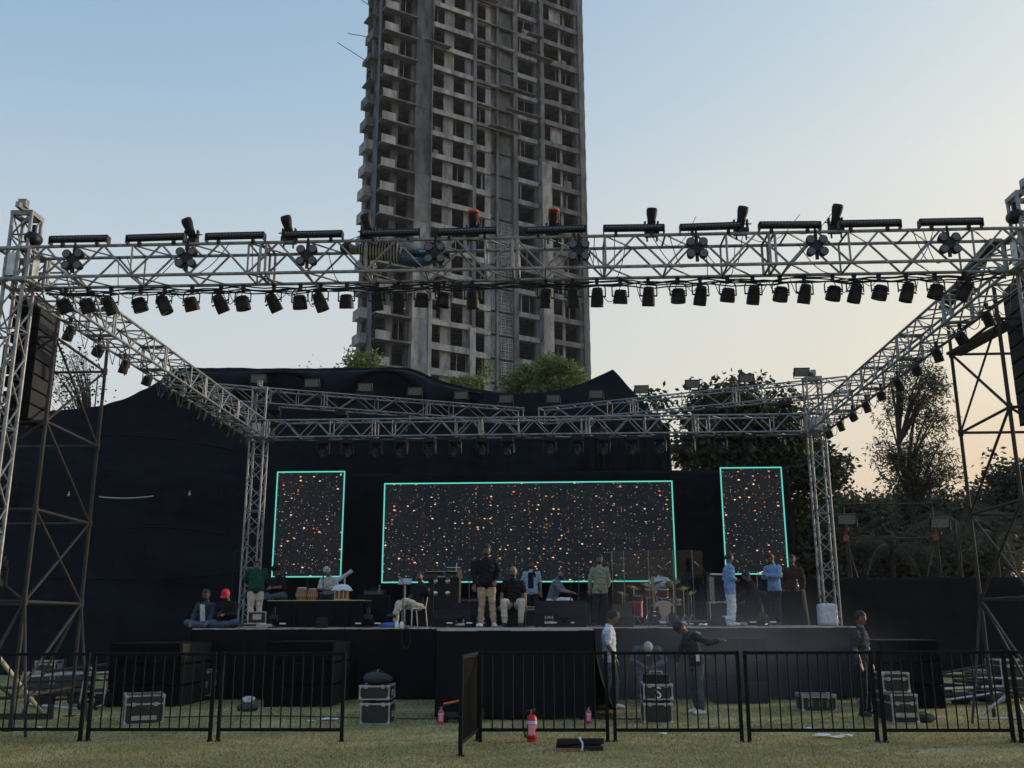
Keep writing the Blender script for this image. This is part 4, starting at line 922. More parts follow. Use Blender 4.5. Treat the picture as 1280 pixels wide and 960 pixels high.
        b = MB(); b.ball(hc+Rh @ V(0, -.02, -.012), .095, 14, (.9, .9, .72), Rh); b.build('hair', 'hair', r)
    if beard:
        b = MB(); b.ball(hc+Rh @ V(0, .034, -.085), .066, 14, (.95, .98, .72), Rh); b.build('beard', 'hair', r)
    b = MB(); b.ball(hc+Rh @ V(-.03, .089, -.002), .011, 8, (1.2, .6, .7), Rh); b.ball(hc+Rh @ V(.03, .089, -.002), .011, 8, (1.2, .6, .7), Rh)
    b.box(hc+Rh @ V(-.03, .094, .02), (.036, .01, .008), Rh); b.box(hc+Rh @ V(.03, .094, .02), (.036, .01, .008), Rh); b.box(hc+Rh @ V(0, .098 if not beard else .101, -.062), (.045, .01, .009), Rh)
    b.build('facial_features', 'eye', r)
    if extra: extra(r, locals())
    r.scale = (sc, sc, sc); return r
def PT(px, py, Y): return at(px, py, Y=Y)
def onstage(px, Y, z=ZS): p = at(px, 700, Y=Y); return (at(px, pr((p.x, Y, z))[1], Y=Y).x, Y, z)
CAM = pi          # heading that faces the camera
# --- on stage
def inner_white(r, L):
    b = MB(); b.box((0, .215, .34), (.12, .02, .40), RX(-.22), bev=.008); b.build('undershirt', cloth('teewhite', CL['teewhite']), r)
p = onstage(257, 22.15); person('seated man in open denim jacket over white shirt at stage left edge', p, CAM-.1, 'cross', .98, 'denim', 'jeans', 'long', beard=True, extra=inner_white, over=dict(wr=((-.2, .3, .16), (.2, .3, .16)), head=(0, .09, .745), neck=(0, .05, .6)))
def phone(r, L):
    b = MB(); b.box((0, .43, .33), (.075, .012, .14), RX(.9), bev=.003); b.build('phone', 'blackp', r)
p = onstage(285, 22.1); person('man in red cap and jeans sitting cross-legged looking down at phone', p, CAM-.15, 'cross', 1.0, 'black', 'jeans', 'long', hair='redcap', beard=True, extra=phone, fat=1.08, skin='m', over=dict(head=(0, .2, .73)))
p = onstage(317, 23.3); person('man in green jumper and cream trousers standing by the left tower', p, .35, 'stand', .98, 'green', 'cream', 'long', fat=1.12, over=dict(neck=(0, .12, 1.42), head=(0, .22, 1.5), sh=((-.185, .1, 1.37), (.185, .1, 1.37)), el=((-.24, .2, 1.12), (.24, .2, 1.12)), wr=((-.12, .42, 1.12), (.12, .42, 1.12))))
p = onstage(350, 24.9, ZR); person('dark dressed man in cap sitting cross-legged on the riser', p, CAM-.5, 'cross', 1.05, 'black', 'faded', 'short', hair='cap', over=dict(head=(0, .18, .735)), look=-.6)
p = onstage(411, 25.2, ZR); person('musician in grey cap and pale shirt sitting on the riser', p, CAM, 'cross', 1.02, 'greywhite', 'dark', 'long', hair='greybeanie', skin='m', over=dict(head=(.02, .22, .72)), look=.2)
p = onstage(519, 23.6); person('man in black shirt and white trousers seated sideways on a chair', (p[0], p[1], p[2]), pi/2+.75, 'sit', 1.0, 'black', 'cream', 'short', beard=True, hair='curly', over=dict(pel=(0, -.06, .53), neck=(0, -.14, 1.04), head=(.04, -.12, 1.18), sh=((-.172, -.12, .95), (.172, -.12, .95)), el=((-.3, -.16, .76), (.3, -.1, .74)), wr=((-.12, -.28, .75), (.2, .1, .66)), kn=((-.12, .42, .62), (.14, .43, .55)), an=((-.02, .62, .3), (.16, .46, .09)), toe=((0, .8, .27), (.17, .62, .04))), look=.8)
def arms_cam(r, L):
    b = MB(); b.box((.2, -.14, 1.27), (.3, .16, .34), bev=.05); b.build('backpack', cloth('dark', CL['dark']), r)
p = onstage(608, 22.0); person('tall bearded man in black sweatshirt and beige trousers standing at front', p, CAM+.1, 'stand', 1.04, 'navy', 'beige', 'long', shoe='sole', hair='curly', beard=True, skin='d', fat=1.12, extra=arms_cam, over=dict(wr=((-.2, .16, .98), (.26, .04, .9)), el=((-.27, .0, 1.14), (.26, -.02, 1.14)), kn=((-.12, .04, .52), (.1, .0, .5)), an=((-.16, .02, .09), (.13, -.04, .09)), toe=((-.2, .18, .04), (.2, .1, .04))))
p = onstage(642, 22.4); person('bald bearded man in black shirt and cream trousers sitting on a case', p, CAM, 'sit', 1.04, 'black', 'cream', 'short', hair='bald', beard=True, skin='m', fat=1.12, over=dict(wr=((-.27, .16, .48), (.27, .16, .48)), kn=((-.2, .43, .54), (.2, .43, .54)), an=((-.17, .42, .09), (.17, .42, .09)), toe=((-.2, .58, .04), (.2, .58, .04))))
def strap(r, L):
    b = MB(); b.box((.02, .135, 1.2), (.15, .03, .42), bev=.01); b.box((-.08, .12, 1.38), (.05, .04, .2), RY(.2)); b.build('black_apron', cloth('black', CL['black']), r)
p = onstage(665, 26.4); person('man in light blue shirt with black strap standing behind the front row', p, CAM, 'stand', 1.0, 'sky', 'dark', 'short', beard=True, hair='curly', extra=strap)
p = onstage(690, 24.2); person('man in grey shirt and white trousers seated sideways behind stage monitor', (p[0], p[1], p[2]+.12), -pi/2-.25, 'sit', 1.0, 'greytee', 'white', 'short', beard=True, skin='m', over=dict(neck=(0, .16, 1.0), head=(-.02, .24, 1.13), sh=((-.172, .14, .92), (.172, .14, .92)), el=((-.24, .28, .74), (.24, .28, .74)), wr=((-.06, .5, .7), (.06, .5, .7))), look=-.85)
p = onstage(751, 25.2); person('bearded man in sage green shirt and dark trousers standing centre right', p, CAM+.1, 'stand', 1.03, 'sage', 'dark', 'long', beard=True, skin='m', shirt_drop=.16, over=dict(wr=((-.2, -.05, .95), (.24, -.05, .9)), kn=((-.13, .03, .5), (.12, .0, .5)), an=((-.17, 0, .09), (.15, -.03, .09)), toe=((-.25, .12, .04), (.22, .12, .04))))
p = onstage(826, 27.2, ZS+.3); person('drummer in white shirt sitting behind the drum kit', p, CAM+.2, 'sit', 1.0, 'teewhite', 'dark', 'short', skin='d', over=dict(head=(-.04, .14, 1.16), wr=((-.15, .42, .85), (.15, .42, .85)), el=((-.3, .15, .78), (.3, .15, .78))))
p = onstage(915, 24.3); person('man in blue shirt and white trousers standing sideways by the amp rack', p, -pi/2+.2, 'stand', 1.0, 'blue', 'white', 'long', skin='d', shoe='sole', shirt_drop=.2, over=dict(wr=((-.1, .14, 1.1), (.12, .12, 1.12)), el=((-.23, -.04, 1.14), (.23, -.04, 1.14))))
p = onstage(948, 25.4); person('dark clothed person with pale shoes crouching over equipment on stage right', (p[0], p[1], p[2]), pi/2-.3, 'sit', 1.0, 'black', 'black', 'long', shoe='sole', skin='d', over=dict(neck=(0, .12, 1.1), head=(0, .22, 1.22), sh=((-.19, .08, 1.02), (.19, .08, 1.02)), an=((-.1, .62, .3), (.16, .36, .09)), toe=((-.1, .82, .28), (.17, .52, .04))))
p = onstage(971, 24.9); person('man in light blue shirt with folded arms standing on stage right', p, CAM-.9, 'stand', 1.03, 'blue', 'dark', 'long', beard=True, shirt_drop=.12, skin='d', over=dict(el=((-.24, .08, 1.16), (.24, .08, 1.16)), wr=((.06, .22, 1.2), (-.08, .24, 1.16)), head=(0, .08, 1.6)))
p = onstage(996, 26.0); person('person in dark maroon shirt standing behind the round table', p, CAM-.5, 'stand', 1.03, 'brown', 'dark', 'long', skin='d', fat=1.15)
# --- on the grass
p = at(763, 887, Z=0); person('young man in white shirt and jeans walking in front of the stage', (p.x, p.y, 0), -pi/2-.1, 'stand', 1.06, 'teewhite', 'faded', 'short', shoe='sole', skin='d', hair='curly', shirt_drop=.12, over=dict(el=((-.22, -.04, 1.14), (.22, .0, 1.13)), wr=((-.2, .06, .9), (.22, .12, .92)), kn=((-.1, .1, .5), (.1, -.02, .5)), an=((-.1, .08, .09), (.1, -.15, .1)), toe=((-.1, .24, .04), (.1, .0, .04)), head=(0, .08, 1.6)))
def patch(r, L):
    b = MB(); b.box((-.13, .02, 1.33), (.02, .1, .2), RX(.3), bev=.006); b.box((-.2, .05, 1.0), (.03, .06, .16)); b.build('white_print', cloth('teewhite', CL['teewhite']), r)
p = at(874, 893, Z=0); person('man in dark jacket and beanie bending forward with an arm on the stage', (p.x, p.y, 0), pi/2+.2, 'stand', 1.02, 'charcoal', 'faded', 'long', shoe='sole', hair='beanie', skin='d', extra=patch, over=dict(neck=(0, .14, 1.40), head=(0, .28, 1.50), sh=((-.185, .08, 1.37), (.185, .08, 1.37)), el=((-.26, -.12, 1.24), (.22, .2, 1.12)), wr=((-.25, -.34, 1.27), (.2, .3, .9))))
p = at(816, 884, Z=0); person('person in blue-grey jacket and pale cap bent over the stacked cases', (p.x, p.y+.9, 0), CAM, 'stand', 1.0, 'steelblue', 'faded', 'long', hair='greycap', skin='d', fat=1.2, over=dict(pel=(0, -.25, .86), neck=(0, .2, 1.12), head=(0, .34, 1.13), sh=((-.2, .16, 1.08), (.2, .16, 1.08)), el=((-.34, .3, .85), (.34, .3, .85)), wr=((-.15, .48, .78), (.15, .48, .78)), kn=((-.14, .0, .46), (.14, 0, .46)), an=((-.14, -.2, .09), (.14, -.2, .09)), toe=((-.16, -.04, .04), (.16, -.04, .04))))
def band(r, L):
    b = MB(); b.tube((-.235, 0, 1.08), (-.23, 0, 1.14), .062, 12); b.build('armband', cloth('teewhite', CL['teewhite']), r)
p = at(1084, 896, Z=0); person('person in dark grey clothes with white armband standing by the stage corner', (p.x, p.y, 0), CAM+.9, 'stand', 1.03, 'charcoal', 'dark', 'short', skin='d', extra=band)
# --- rigger lying on the truss
p = at(500, 300, Y=YF_+.2); r_ = person('rigger in striped shirt and jeans lying along the front truss', (p.x+.1, YF_+.15, ZB+SB+.15), pi/2, 'stand', .95, 'stripe', 'jeans', 'long', skin='m', over=dict(kn=((-.1, .25, .62), (.1, .35, .58)), an=((-.1, .05, .3), (.1, .3, .2)), toe=((-.12, .18, .22), (.1, .45, .15)), el=((-.3, .15, 1.25), (.3, .15, 1.25)), wr=((-.15, .35, 1.3), (.15, .35, 1.4))))
r_.rotation_euler = (0, radians(-86), 0); r_.location = (p.x+.8, YF_+.25, ZB+SB-.12)
stripe = M['cloth_stripe']; n_ = stripe.node_tree.nodes; l_ = stripe.node_tree.links
wv = n_.new('ShaderNodeTexWave'); wv.inputs['Scale'].default_value = 7; wv.bands_direction = 'Z'; tc_ = n_.new('ShaderNodeTexCoord'); l_.new(tc_.outputs['Object'], wv.inputs['Vector'])
rp = n_.new('ShaderNodeValToRGB'); rp.color_ramp.interpolation = 'CONSTANT'; rp.color_ramp.elements[0].color = (.03, .03, .035, 1); rp.color_ramp.elements[1].position = .5; rp.color_ramp.elements[1].color = (.3, .3, .3, 1)
l_.new(wv.outputs[0], rp.inputs[0]); l_.new(rp.outputs[0], n_['Principled BSDF'].inputs['Base Color'])
# ============================================================ BARRIERS
def barrier(label, xa, xb, ya, yb=None, ang=0, n=11, first=None):
    yb = ya if yb is None else yb; L = sqrt((xb-xa)**2+(yb-ya)**2); a = atan2(yb-ya, xb-xa)
    r = thing('crowd_barrier', label, 'barrier', (xa, ya, 0), (random.uniform(-.012, .012), 0, a+random.uniform(-.008, .008)), 'black steel crowd barriers'); h = 1.24
    for x in (.025, L-.025):
        c = MB(); c.box((x, 0, h/2), (.05, .05, h), bev=.004); c.box((x, 0, .01), (.06, .10, .02)); c.build('post', 'fence', r)
    for z in (h-.03, .16): c = MB(); c.box((L/2, 0, z), (L-.104, .04, .045), bev=.004); c.build('rail', 'fence', r)
    for k in range(n):
        x = .05+(L-.1)*(k+1)/(n+1); c = MB(); c.tube((x, 0, .183), (x, 0, h-.054), .011, 8); c.build('bar', 'fence', r)
    return r
def gx(px, py=925): return at(px, py, Z=0)
FY = 14.35
def fx(px): return at(px, 925, Z=0).x*FY/at(px, 925, Z=0).y
specs = [(-72, 101, 'leftmost black barrier panel, cut by the left edge of the photo'), (107, 264, 'black barrier panel before the small case at left'), (270, 429, 'black barrier panel before the second subwoofer stack, ending at the gap'),
         (598, 762, 'black barrier panel behind the red fire extinguisher'), (767, 930, 'black barrier panel before the stacked cases with the S logo'), (935, 1100, 'black barrier panel before the smoke on the right half'), (1105, 1270, 'black barrier panel before the right subwoofer stack'), (1275, 1440, 'rightmost black barrier panel, cut by the right edge of the photo')]
for x0, x1, lb in specs: barrier(lb, fx(x0), fx(x1), FY+.003*(x0 % 7))
g0 = gx(600, 926); g1 = gx(575, 946); barrier('black barrier gate panel swung open towards the viewer', g1.x, g0.x-.02, g1.y, g0.y, n=14)
# ============================================================ SUBWOOFERS
def sub_stack(label, px0, px1, ytop, pyb, side=1, depth=1.1, cols=2):
    y = gx((px0+px1)/2, pyb).y; x0 = at(px0, pyb-20, Y=y).x; x1 = at(px1, pyb-20, Y=y).x; zt = at((px0+px1)/2, ytop, Y=y).z; w_ = x1-x0
    r = thing('subwoofer_stack', label, 'subwoofers', ((x0+x1)/2, y, 0)); nr = 3; hh = zt/nr
    for j in range(nr):
        for i in range(cols):
            cx = -w_/2+(i+.5)*w_/cols; c = MB(); c.box((cx, depth/2, (j+.5)*hh), (w_/cols-.008, depth, hh-.008), bev=.012); o = c.build('cabinet', 'sub', r)
            c = MB(); c.box((cx, -.006, (j+.5)*hh), (w_/cols-.06, .012, hh-.06)); c.build('grille', 'sub', o)
            if (side > 0 and i == cols-1) or (side < 0 and i == 0):
                s = 1 if side > 0 else -1; c = MB(); c.box((cx+s*(w_/cols/2+.003), depth*.5, (j+.5)*hh), (.014, depth*.9, hh*.9)); c.box((cx+s*(w_/cols/2+.012), depth*.5, (j+.5)*hh), (.012, .05, hh*.5)); c.build('side_grille', 'grille', o)
    return r
sub_stack('black subwoofer stack behind the small flight case at far left', 133, 222, 804, 884, 1, 1.9)
sub_stack('black subwoofer stack in front of the stage left corner', 330, 413, 802, 884, 1, 1.9)
sub_stack('black subwoofer stack at the right end beside the stage', 1105, 1180, 800, 886, 1, 1.4)
sub_stack('black subwoofer stack in the smoke before the stage right half', 893, 962, 798, 880, 1, .8)
# ============================================================ FLIGHT CASES
def flight_case(name, label, loc, w_, d_, h, rz=0, lidfrac=.3, castor=True, logo=None, lsize=.12, handles=True, grp=None):
    r = thing(name, label, 'flight case', loc, rz, grp); z0 = .1 if castor else 0
    c = MB(); c.box((0, d_/2, z0+h/2), (w_-.02, d_-.02, h-.02)); c.build('shell', 'ply', r)
    e = .022; c = MB()
    for sx in (-1, 1):
        for y in (0, d_): c.box((sx*(w_/2-e/2), y+(e/2 if y == 0 else -e/2), z0+h/2), (e, e, h-2*e-.004))
        for z in (z0, z0+h): c.box((sx*(w_/2-e/2), d_/2, z+(e/2 if z == z0 else -e/2)), (e, d_-2*e-.004, e))
    for y in (0, d_):
        for z in (z0, z0+h): c.box((0, y+(e/2 if y == 0 else -e/2), z+(e/2 if z == z0 else -e/2)), (w_, e, e))
    zl = z0+h*(1-lidfrac); c.box((0, -.002, zl), (w_-.05, .012, .026)); c.box((w_/2+.001, d_/2, zl), (.012, d_-.05, .026)); c.box((-w_/2-.001, d_/2, zl), (.012, d_-.05, .026))
    c.build('edging', 'alu', r)
    c = MB()
    for sx in (-1, 1):
        for sz in (0, 1): c.box((sx*(w_/2-.02), .02, z0+sz*(h-.044)+.022), (.055, .055, .055), bev=.012); c.box((sx*(w_/2-.02), d_-.02, z0+sz*(h-.044)+.022), (.055, .055, .055), bev=.012)
    c.build('corner', 'alu', r)
    for sx in (-.28, .28):
        c = MB(); c.box((sx*w_, -.010, zl-.005), (.06, .014, .06), bev=.005); c.build('latch', 'alu', r)
    if handles: c = MB(); c.box((w_/2+.008, d_/2, z0+h*.45), (.02, .22, .1), bev=.008); c.build('handle', 'alu', r)
    if castor:
        for sx in (-1, 1):
            for sy in (.12, d_-.12): c = MB(); c.lathe([(.045, -.018), (.05, 0), (.045, .018)], 12, (sx*(w_/2-.1), sy, .05), (1, 0, 0)); c.box((sx*(w_/2-.1), sy, .088), (.07, .07, .024)); c.build('castor', 'blackp', r)
    if logo: text(logo, lsize, r, (0, -.004, z0+h*.42), (pi/2, 0, 0), 'white')
    return r
def case_at(px0, px1, py0, py1, label, d_=.6, **k):
    g = gx((px0+px1)/2, py1); x0 = at(px0, py1-10, Y=g.y).x; x1 = at(px1, py1-10, Y=g.y).x; h = at((px0+px1)/2, py0, Y=g.y).z
    cst = k.get('castor', True); return flight_case('flight_case', label, ((x0+x1)/2, g.y, 0), x1-x0, d_, h-(.1 if cst else 0), **k), g.y, h
def on_case(px0, px1, py0, z, y, label, d_=.5, **k):
    x0 = at(px0, 860, Y=y).x; x1 = at(px1, 860, Y=y).x; h = at((px0+px1)/2, py0, Y=y).z-z; cst = k.get('castor', False); k['castor'] = cst
    return flight_case('flight_case', label, ((x0+x1)/2, y, z), x1-x0, d_, h-(.1 if cst else 0), **k)
o, y, h = case_at(157, 203, 869, 906, 'small black flight case with two silver stripes behind the left barrier', .75, castor=False); o.rotation_euler.z = .45
c = MB(); c.box((0, -.012, .11), (.40, .008, .07)); c.build('label_strip', 'alu', o); text('[=]', .13, o, (0, -.004, .32), (pi/2, 0, 0), 'lens')
o, y, h = case_at(450, 487, 879, 906, 'lower black flight case with silver edges in the barrier gap', .6, lidfrac=.05, castor=False)
on_case(449, 487, 857, h+.05, y, 'upper black flight case of the stack in the barrier gap', .6, lidfrac=.06)
c = MB(); 
for sx in (-.15, .15): c.box((sx, .1, h+.025), (.12, .1, .046)); c.box((sx, .5, h+.025), (.12, .1, .046))
q = c.build('castor_block', 'blackp', o)
o2, y2, h2 = case_at(805, 841, 879, 905, 'lower black flight case under the S logo case behind the barrier', .6, lidfrac=.05, castor=False)
on_case(804, 841, 855, h2+.05, y2, 'black flight case with white S logo stacked behind the barrier', .6, lidfrac=.1, logo='S', lsize=.26)
c = MB()
for sx in (-.15, .15): c.box((sx, .1, h2+.025), (.12, .1, .046)); c.box((sx, .5, h2+.025), (.12, .1, .046))
c.build('castor_block', 'blackp', o2)
y = gx(820, 905).y; x = at(822, 850, Y=y).x; zt = at(822, 856, Y=y).z+.003
r = thing('toolbox', 'dark grey lidded box on top of the S logo case', 'box', (x, y+.1, zt)); c = MB(); c.box((0, .15, .08), (.42, .3, .16), bev=.02); c.build('body', 'black', r); c = MB(); c.path([(-.1, .15, .16), (-.1, .15, .2), (.1, .15, .2), (.1, .15, .16)], .01, 6); c.build('handle', 'alu', r)
o, y, h = case_at(1116, 1149, 868, 905, 'black flight case with pale stripe in front of the right subwoofers', .9, castor=False); c = MB(); c.box((0, -.012, .14), (.36, .008, .07)); c.build('label_strip', 'alu', o); text('[ ]', .14, o, (0, -.004, .34), (pi/2, 0, 0), 'lens')
on_case(1104, 1138, 841, h, y+.4, 'dark flight case standing on the case before the right subwoofers', .5)
o, _, _ = case_at(1003, 1046, 868, 890, 'low black flight case in the smoke before the stage right end', .5, lidfrac=.15, castor=False)
for x_, w_ in ((-.17, .1), (.02, .06), (.15, .05)): c = MB(); c.box((x_, -.012, .15), (w_, .006, .11)); c.build('label_strip', 'lens', o)
case_at(238, 264, 836, 876, 'black flight case lettered LITE between the left subwoofer stacks', .6, lidfrac=.12, logo='LITE', lsize=.15)
case_at(26, 62, 840, 871, 'left black flight case of the row behind the left scaffold', .5, lidfrac=.1)
case_at(66, 104, 840, 871, 'right black flight case of the row behind the left scaffold', .5, lidfrac=.1)
on_case(40, 66, 826, at(50, 840, Y=gx(50, 871).y).z+.004, gx(50, 871).y+.05, 'narrow black case lying on the row of cases at left', .4)
case_at(176, 206, 843, 872, 'dark case standing behind the small flight case at left', .5, lidfrac=.1, castor=False)
o, y, h = case_at(1222, 1262, 838, 874, 'flight case piled with gear behind the right barrier', .6, lidfrac=.1)
case_at(1255, 1300, 825, 880, 'tall flight case cut by the right edge of the photo', .7, lidfrac=.15)
# stacked truss odds and stands in the two back corners
def gear_pile(name, label, px, py, seed, w_=1.6):
    g = gx(px, py); r = thing(name, label, 'equipment pile', (g.x, g.y, 0)); rnd = random.Random(seed)
    for k in range(9):
        c = MB(); a = rnd.uniform(-.3, .3); z = .06+.09*k*rnd.uniform(.6, 1); x = rnd.uniform(-.2, .2); L = rnd.uniform(.6, w_)
        c.tube((x-L/2*cos(a), rnd.uniform(0, .6), z), (x+L/2*cos(a), rnd.uniform(0, .6), z+rnd.uniform(-.1, .2)), rnd.uniform(.02, .045), 8); c.build('tube', 'alu' if k % 3 == 0 else 'rust', r)
    for k in range(3):
        c = MB(); x = rnd.uniform(-w_/2, w_/2); c.box((x, .4, .12+k*.03), (.35, .3, .22), RZ(rnd.uniform(-.5, .5)), bev=.02); c.build('box', 'black', r)
    return r
gear_pile('gear_pile', 'tangle of rusty tubes and black gear behind the left scaffold foot', 70, 886, 3, 2.2)
gear_pile('gear_pile', 'pile of stands and tubes behind the right barrier', 1225, 882, 8, 2.0)
g = gx(1255, 903); r = thing('tilted_stand', 'silver tilted stand leg lying behind the right barrier', 'stand', (g.x, g.y, 0)); c = MB(); c.tube((-.35, 0, .12), (.2, 0, .5), .03, 8); c.tube((.2, 0, .5), (.35, 0, .05), .025, 8); c.tube((-.35, .1, .05), (.5, .1, .05), .02, 8); c.build('leg', 'alu', r)
# folding trolley at x 100-125
g = gx(112, 888); r = thing('hand_trolley', 'grey hand trolley with a bent frame behind the barrier post', 'trolley', (g.x, g.y, 0))
c = MB(); c.path([(-.22, 0, .05), (-.14, -.02, .75), (-.05, -.02, .8), (.0, -.02, .75), (.02, 0, .05)], .018, 8); 
for z in (.2, .35, .5, .65): c.tube((-.2+z*.08, 0, z), (.01, 0, z), .012, 6)
c.build('frame', 'alu', r); c = MB(); c.path([(.12, .0, .6), (.24, 0, .58), (.27, 0, .35), (.25, 0, .1), (.1, 0, .06)], .016, 8); c.build('guard', 'alu', r)
c = MB(); c.lathe([(.09, -.02), (.1, 0), (.09, .02)], 14, (.1, .05, .1), (1, 0, 0)); c.lathe([(.09, -.02), (.1, 0), (.09, .02)], 14, (-.22, .05, .1), (1, 0, 0)); c.build('wheel', 'blackp', r)
# bags and smoke machine
def bag(label, px, py, w_, h, d_=.35, z=0, y=None, m_='cloth_charcoal'):
    g = gx(px, py) if y is None else at(px, 860, Y=y); r = thing('bag', label, 'bag', (g.x, g.y if y is None else y, z)); c = MB(); n = 14; vs = []
    c.ball((0, d_/2, h*.45), 1, 18, (w_/2, d_/2, h*.55)); o = c.build('body', m_, r)
    for v in o.data.vertices: v.co += v.normal*.03*noise.noise(v.co*9); v.co.z = max(v.co.z, .002)
    c = MB(); c.path([(-w_*.2, d_/2, h*.9), (-w_*.12, d_/2, h*1.15), (w_*.12, d_/2, h*1.15), (w_*.2, d_/2, h*.9)], .012, 6); c.build('handle', 'cable', r); return r
cloth('charcoal', CL['charcoal'])
y = gx(470, 905).y; bag('dark soft bag lying on top of the case stack in the gap', 469, 0, .5, .2, .36, at(470, 857, Y=y).z+.004, y+.05)
c = MB(); p = at(471, 850, Y=y+.2); c.ball((0, 0, 0), .05, 10); c.tube((0, 0, 0), (.02, 0, .12), .02, 8, .008); c.box((-.12, 0, -.04), (.12, .08, .025)); o = c.build('clamp', 'lens'); o.location = (p.x, p.y, p.z+.06); tag(o, 'small pale metal clamp resting on the soft bag', 'clamp')
bag('black bag with a white cable coil behind the left barrier', 305, 890, .42, .13)
p = gx(307, 889); c = MB(); 
for k in range(5): c.path([(p.x+.11*cos(t)*(.7+.1*k), p.y+.15+.05*sin(t), .17+.012*k+.035*sin(t)) for t in [i*pi/10 for i in range(21)]], .009, 5)
tag(c.build('cable_coil', 'whitec'), 'white cable coil on the black bag behind the barrier', 'cable')
bag('black crumpled bag beside the case in front of the right subwoofers', 1160, 904, .36, .14)
# fire extinguishers
def extinguisher(name, label, px, py, h=.5, m_='red'):
    g = gx(px, py); r = thing(name, label, 'fire extinguisher', (g.x, g.y, 0)); s = h/.5
    c = MB(); c.lathe([(.075, 0), (.08, .015), (.08, .33), (.07, .37), (.035, .4), (.022, .41), (.022, .43)], 22); c.build('cylinder', m_, r)
    c = MB(); c.lathe([(.0825, .05), (.0825, .065)], 22); c.build('base_ring', 'black', r)
    c = MB(); c.lathe([(.0812, .26), (.0812, .31)], 22); c.build('band', 'sticker', r)
    c = MB(); vs = []
    for k in range(9):
        a = -pi/2-.75+1.5*k/8; vs += [(.0815*cos(a), .0815*sin(a), .1), (.0815*cos(a), .0815*sin(a), .25)]
    c.add(vs, [(2*k, 2*k+2, 2*k+3, 2*k+1) for k in range(8)]); c.build('label_sticker', 'stickerpink', r)
    c = MB(); c.tube((0, 0, .43), (0, 0, .46), .025, 10); c.box((.01, 0, .47), (.1, .02, .012), RY(-.25)); c.box((.0, 0, .455), (.1, .02, .01), RY(.1)); c.build('valve', 'brass', r)
    c = MB(); c.path([(-.02, 0, .45), (-.08, 0, .46), (-.13, 0, .4), (-.135, .0, .25), (-.11, 0, .12)], .011, 8); c.tube((-.11, 0, .12), (-.1, 0, .06), .014, 8, .022); c.build('hose', 'black', r)
    r.scale = (s, s, s); return r
M['sticker'] = mat('sticker_white', (.45, .6, .75), .4); M['stickerpink'] = mat('sticker_red', (.75, .32, .36), .4, var=.3, scale=40)
extinguisher('fire_extinguisher', 'red fire extinguisher standing on the grass before the barrier', 665, 927, .46)
extinguisher('fire_extinguisher', 'pink-red extinguisher standing behind the barrier near the white shirted man', 736, 905, .28, 'pink')
extinguisher('fire_extinguisher', 'pink wrapped extinguisher beside the thrust behind the open gate', 551, 906, .30, 'pink')
# orange trolley handle by the gate
g = gx(566, 905); r = thing('pallet_jack', 'orange handled low trolley half hidden behind the open gate', 'trolley', (g.x, g.y+.2, 0)); c = MB(); c.tube((-.18, 0, .30), (.45, .1, .42), .02, 8); c.build('handle', 'orange', r)
c = MB(); c.box((.15, .1, .12), (.7, .3, .06)); c.tube((-.2, 0, .06), (.5, .1, .2), .02, 8); c.build('bed', 'rust', r); c = MB()
for x in (-.15, .35): c.lathe([(.05, -.02), (.06, 0), (.05, .02)], 12, (x, -.06, .06), (0, 1, 0))
c.build('wheel', 'blackp', r); c = MB(); c.box((.2, 0, .22), (.1, .1, .1), bev=.02); c.build('motor', 'pink', r)
# black timber bundle on the grass
g = gx(724, 938); r = thing('beam_bundle', 'short black beams tied together lying on the front grass', 'beams', (g.x, g.y, 0), .05)
c = MB(); c.box((0, .12, .045), (.6, .08, .07), bev=.006); c.build('beam', 'black', r); c = MB(); c.box((.02, .03, .11), (.62, .09, .07), RZ(.05), bev=.006); c.build('beam', 'black', r)
c = MB(); c.box((.1, -.07, .035), (.42, .07, .06), RZ(-.06), bev=.006); c.build('beam', 'black', r); c = MB(); c.box((-.14, -.1, .02), (.34, .06, .035), RZ(.1), bev=.004); c.build('batten', 'wood', r)
c = MB(); c.path([(.03, -.12, .01), (.04, -.1, .1), (.0, .0, .16), (.03, .1, .14), (.03, .17, .05)], .012, 6); c.build('strap', 'whitec', r)
# litter
def litter(label, pts, m_='paper'):
    g = gx(*pts[0]); c = MB(); vs = []; rnd = random.Random(len(label))
    for px, py, wx, wy, q in pts[1:]:
        p = gx(px, py)-g; n = 7; base = len(vs)
        vv = [(p.x, p.y, .05)]+[(p.x+wx*cos(2*pi*k/n)*rnd.uniform(.6, 1.1), p.y+wy*sin(2*pi*k/n)*rnd.uniform(.6, 1.1), rnd.uniform(.025, .05)) for k in range(n)]
        c.add(vv, [(0, 1+k, 1+(k+1) % n) for k in range(n)])
    o = c.build('litter', m_); o.location = g; tag(o, label, 'litter')
litter('crumpled white paper sheets on the grass beneath the right barrier', [(1040, 924), (1030, 922, .2, .14, 0), (1045, 924, .14, .1, 0), (1058, 922, .12, .08, 0)])
litter('white paper scrap behind the barrier left of the gap', [(409, 901), (409, 901, .16, .14, 0), (418, 901, .1, .08, 0)])
litter('small white scrap before the smoke behind the right barrier', [(1012, 914), (1012, 914, .06, .16, 0)])
litter('small white cup litter beside the right flight case', [(1116, 916), (1116, 916, .04, .1, 0), (1120, 916, .03, .08, 0)])
litter('thin white scrap on the grass before the middle barrier', [(829, 920), (829, 920, .09, .05, 0)])
litter('tiny white scrap on the front grass at right', [(1071, 943), (1071, 943, .02, .05, 0)])
litter('thin pale scraps on the grass behind the leftmost barrier', [(35, 915), (35, 915, .1, .05, 0), (50, 912, .05, .04, 0)])
litter('pale scrap lying left of the barrier gap behind the bars', [(388, 904), (388, 904, .07, .05, 0)])
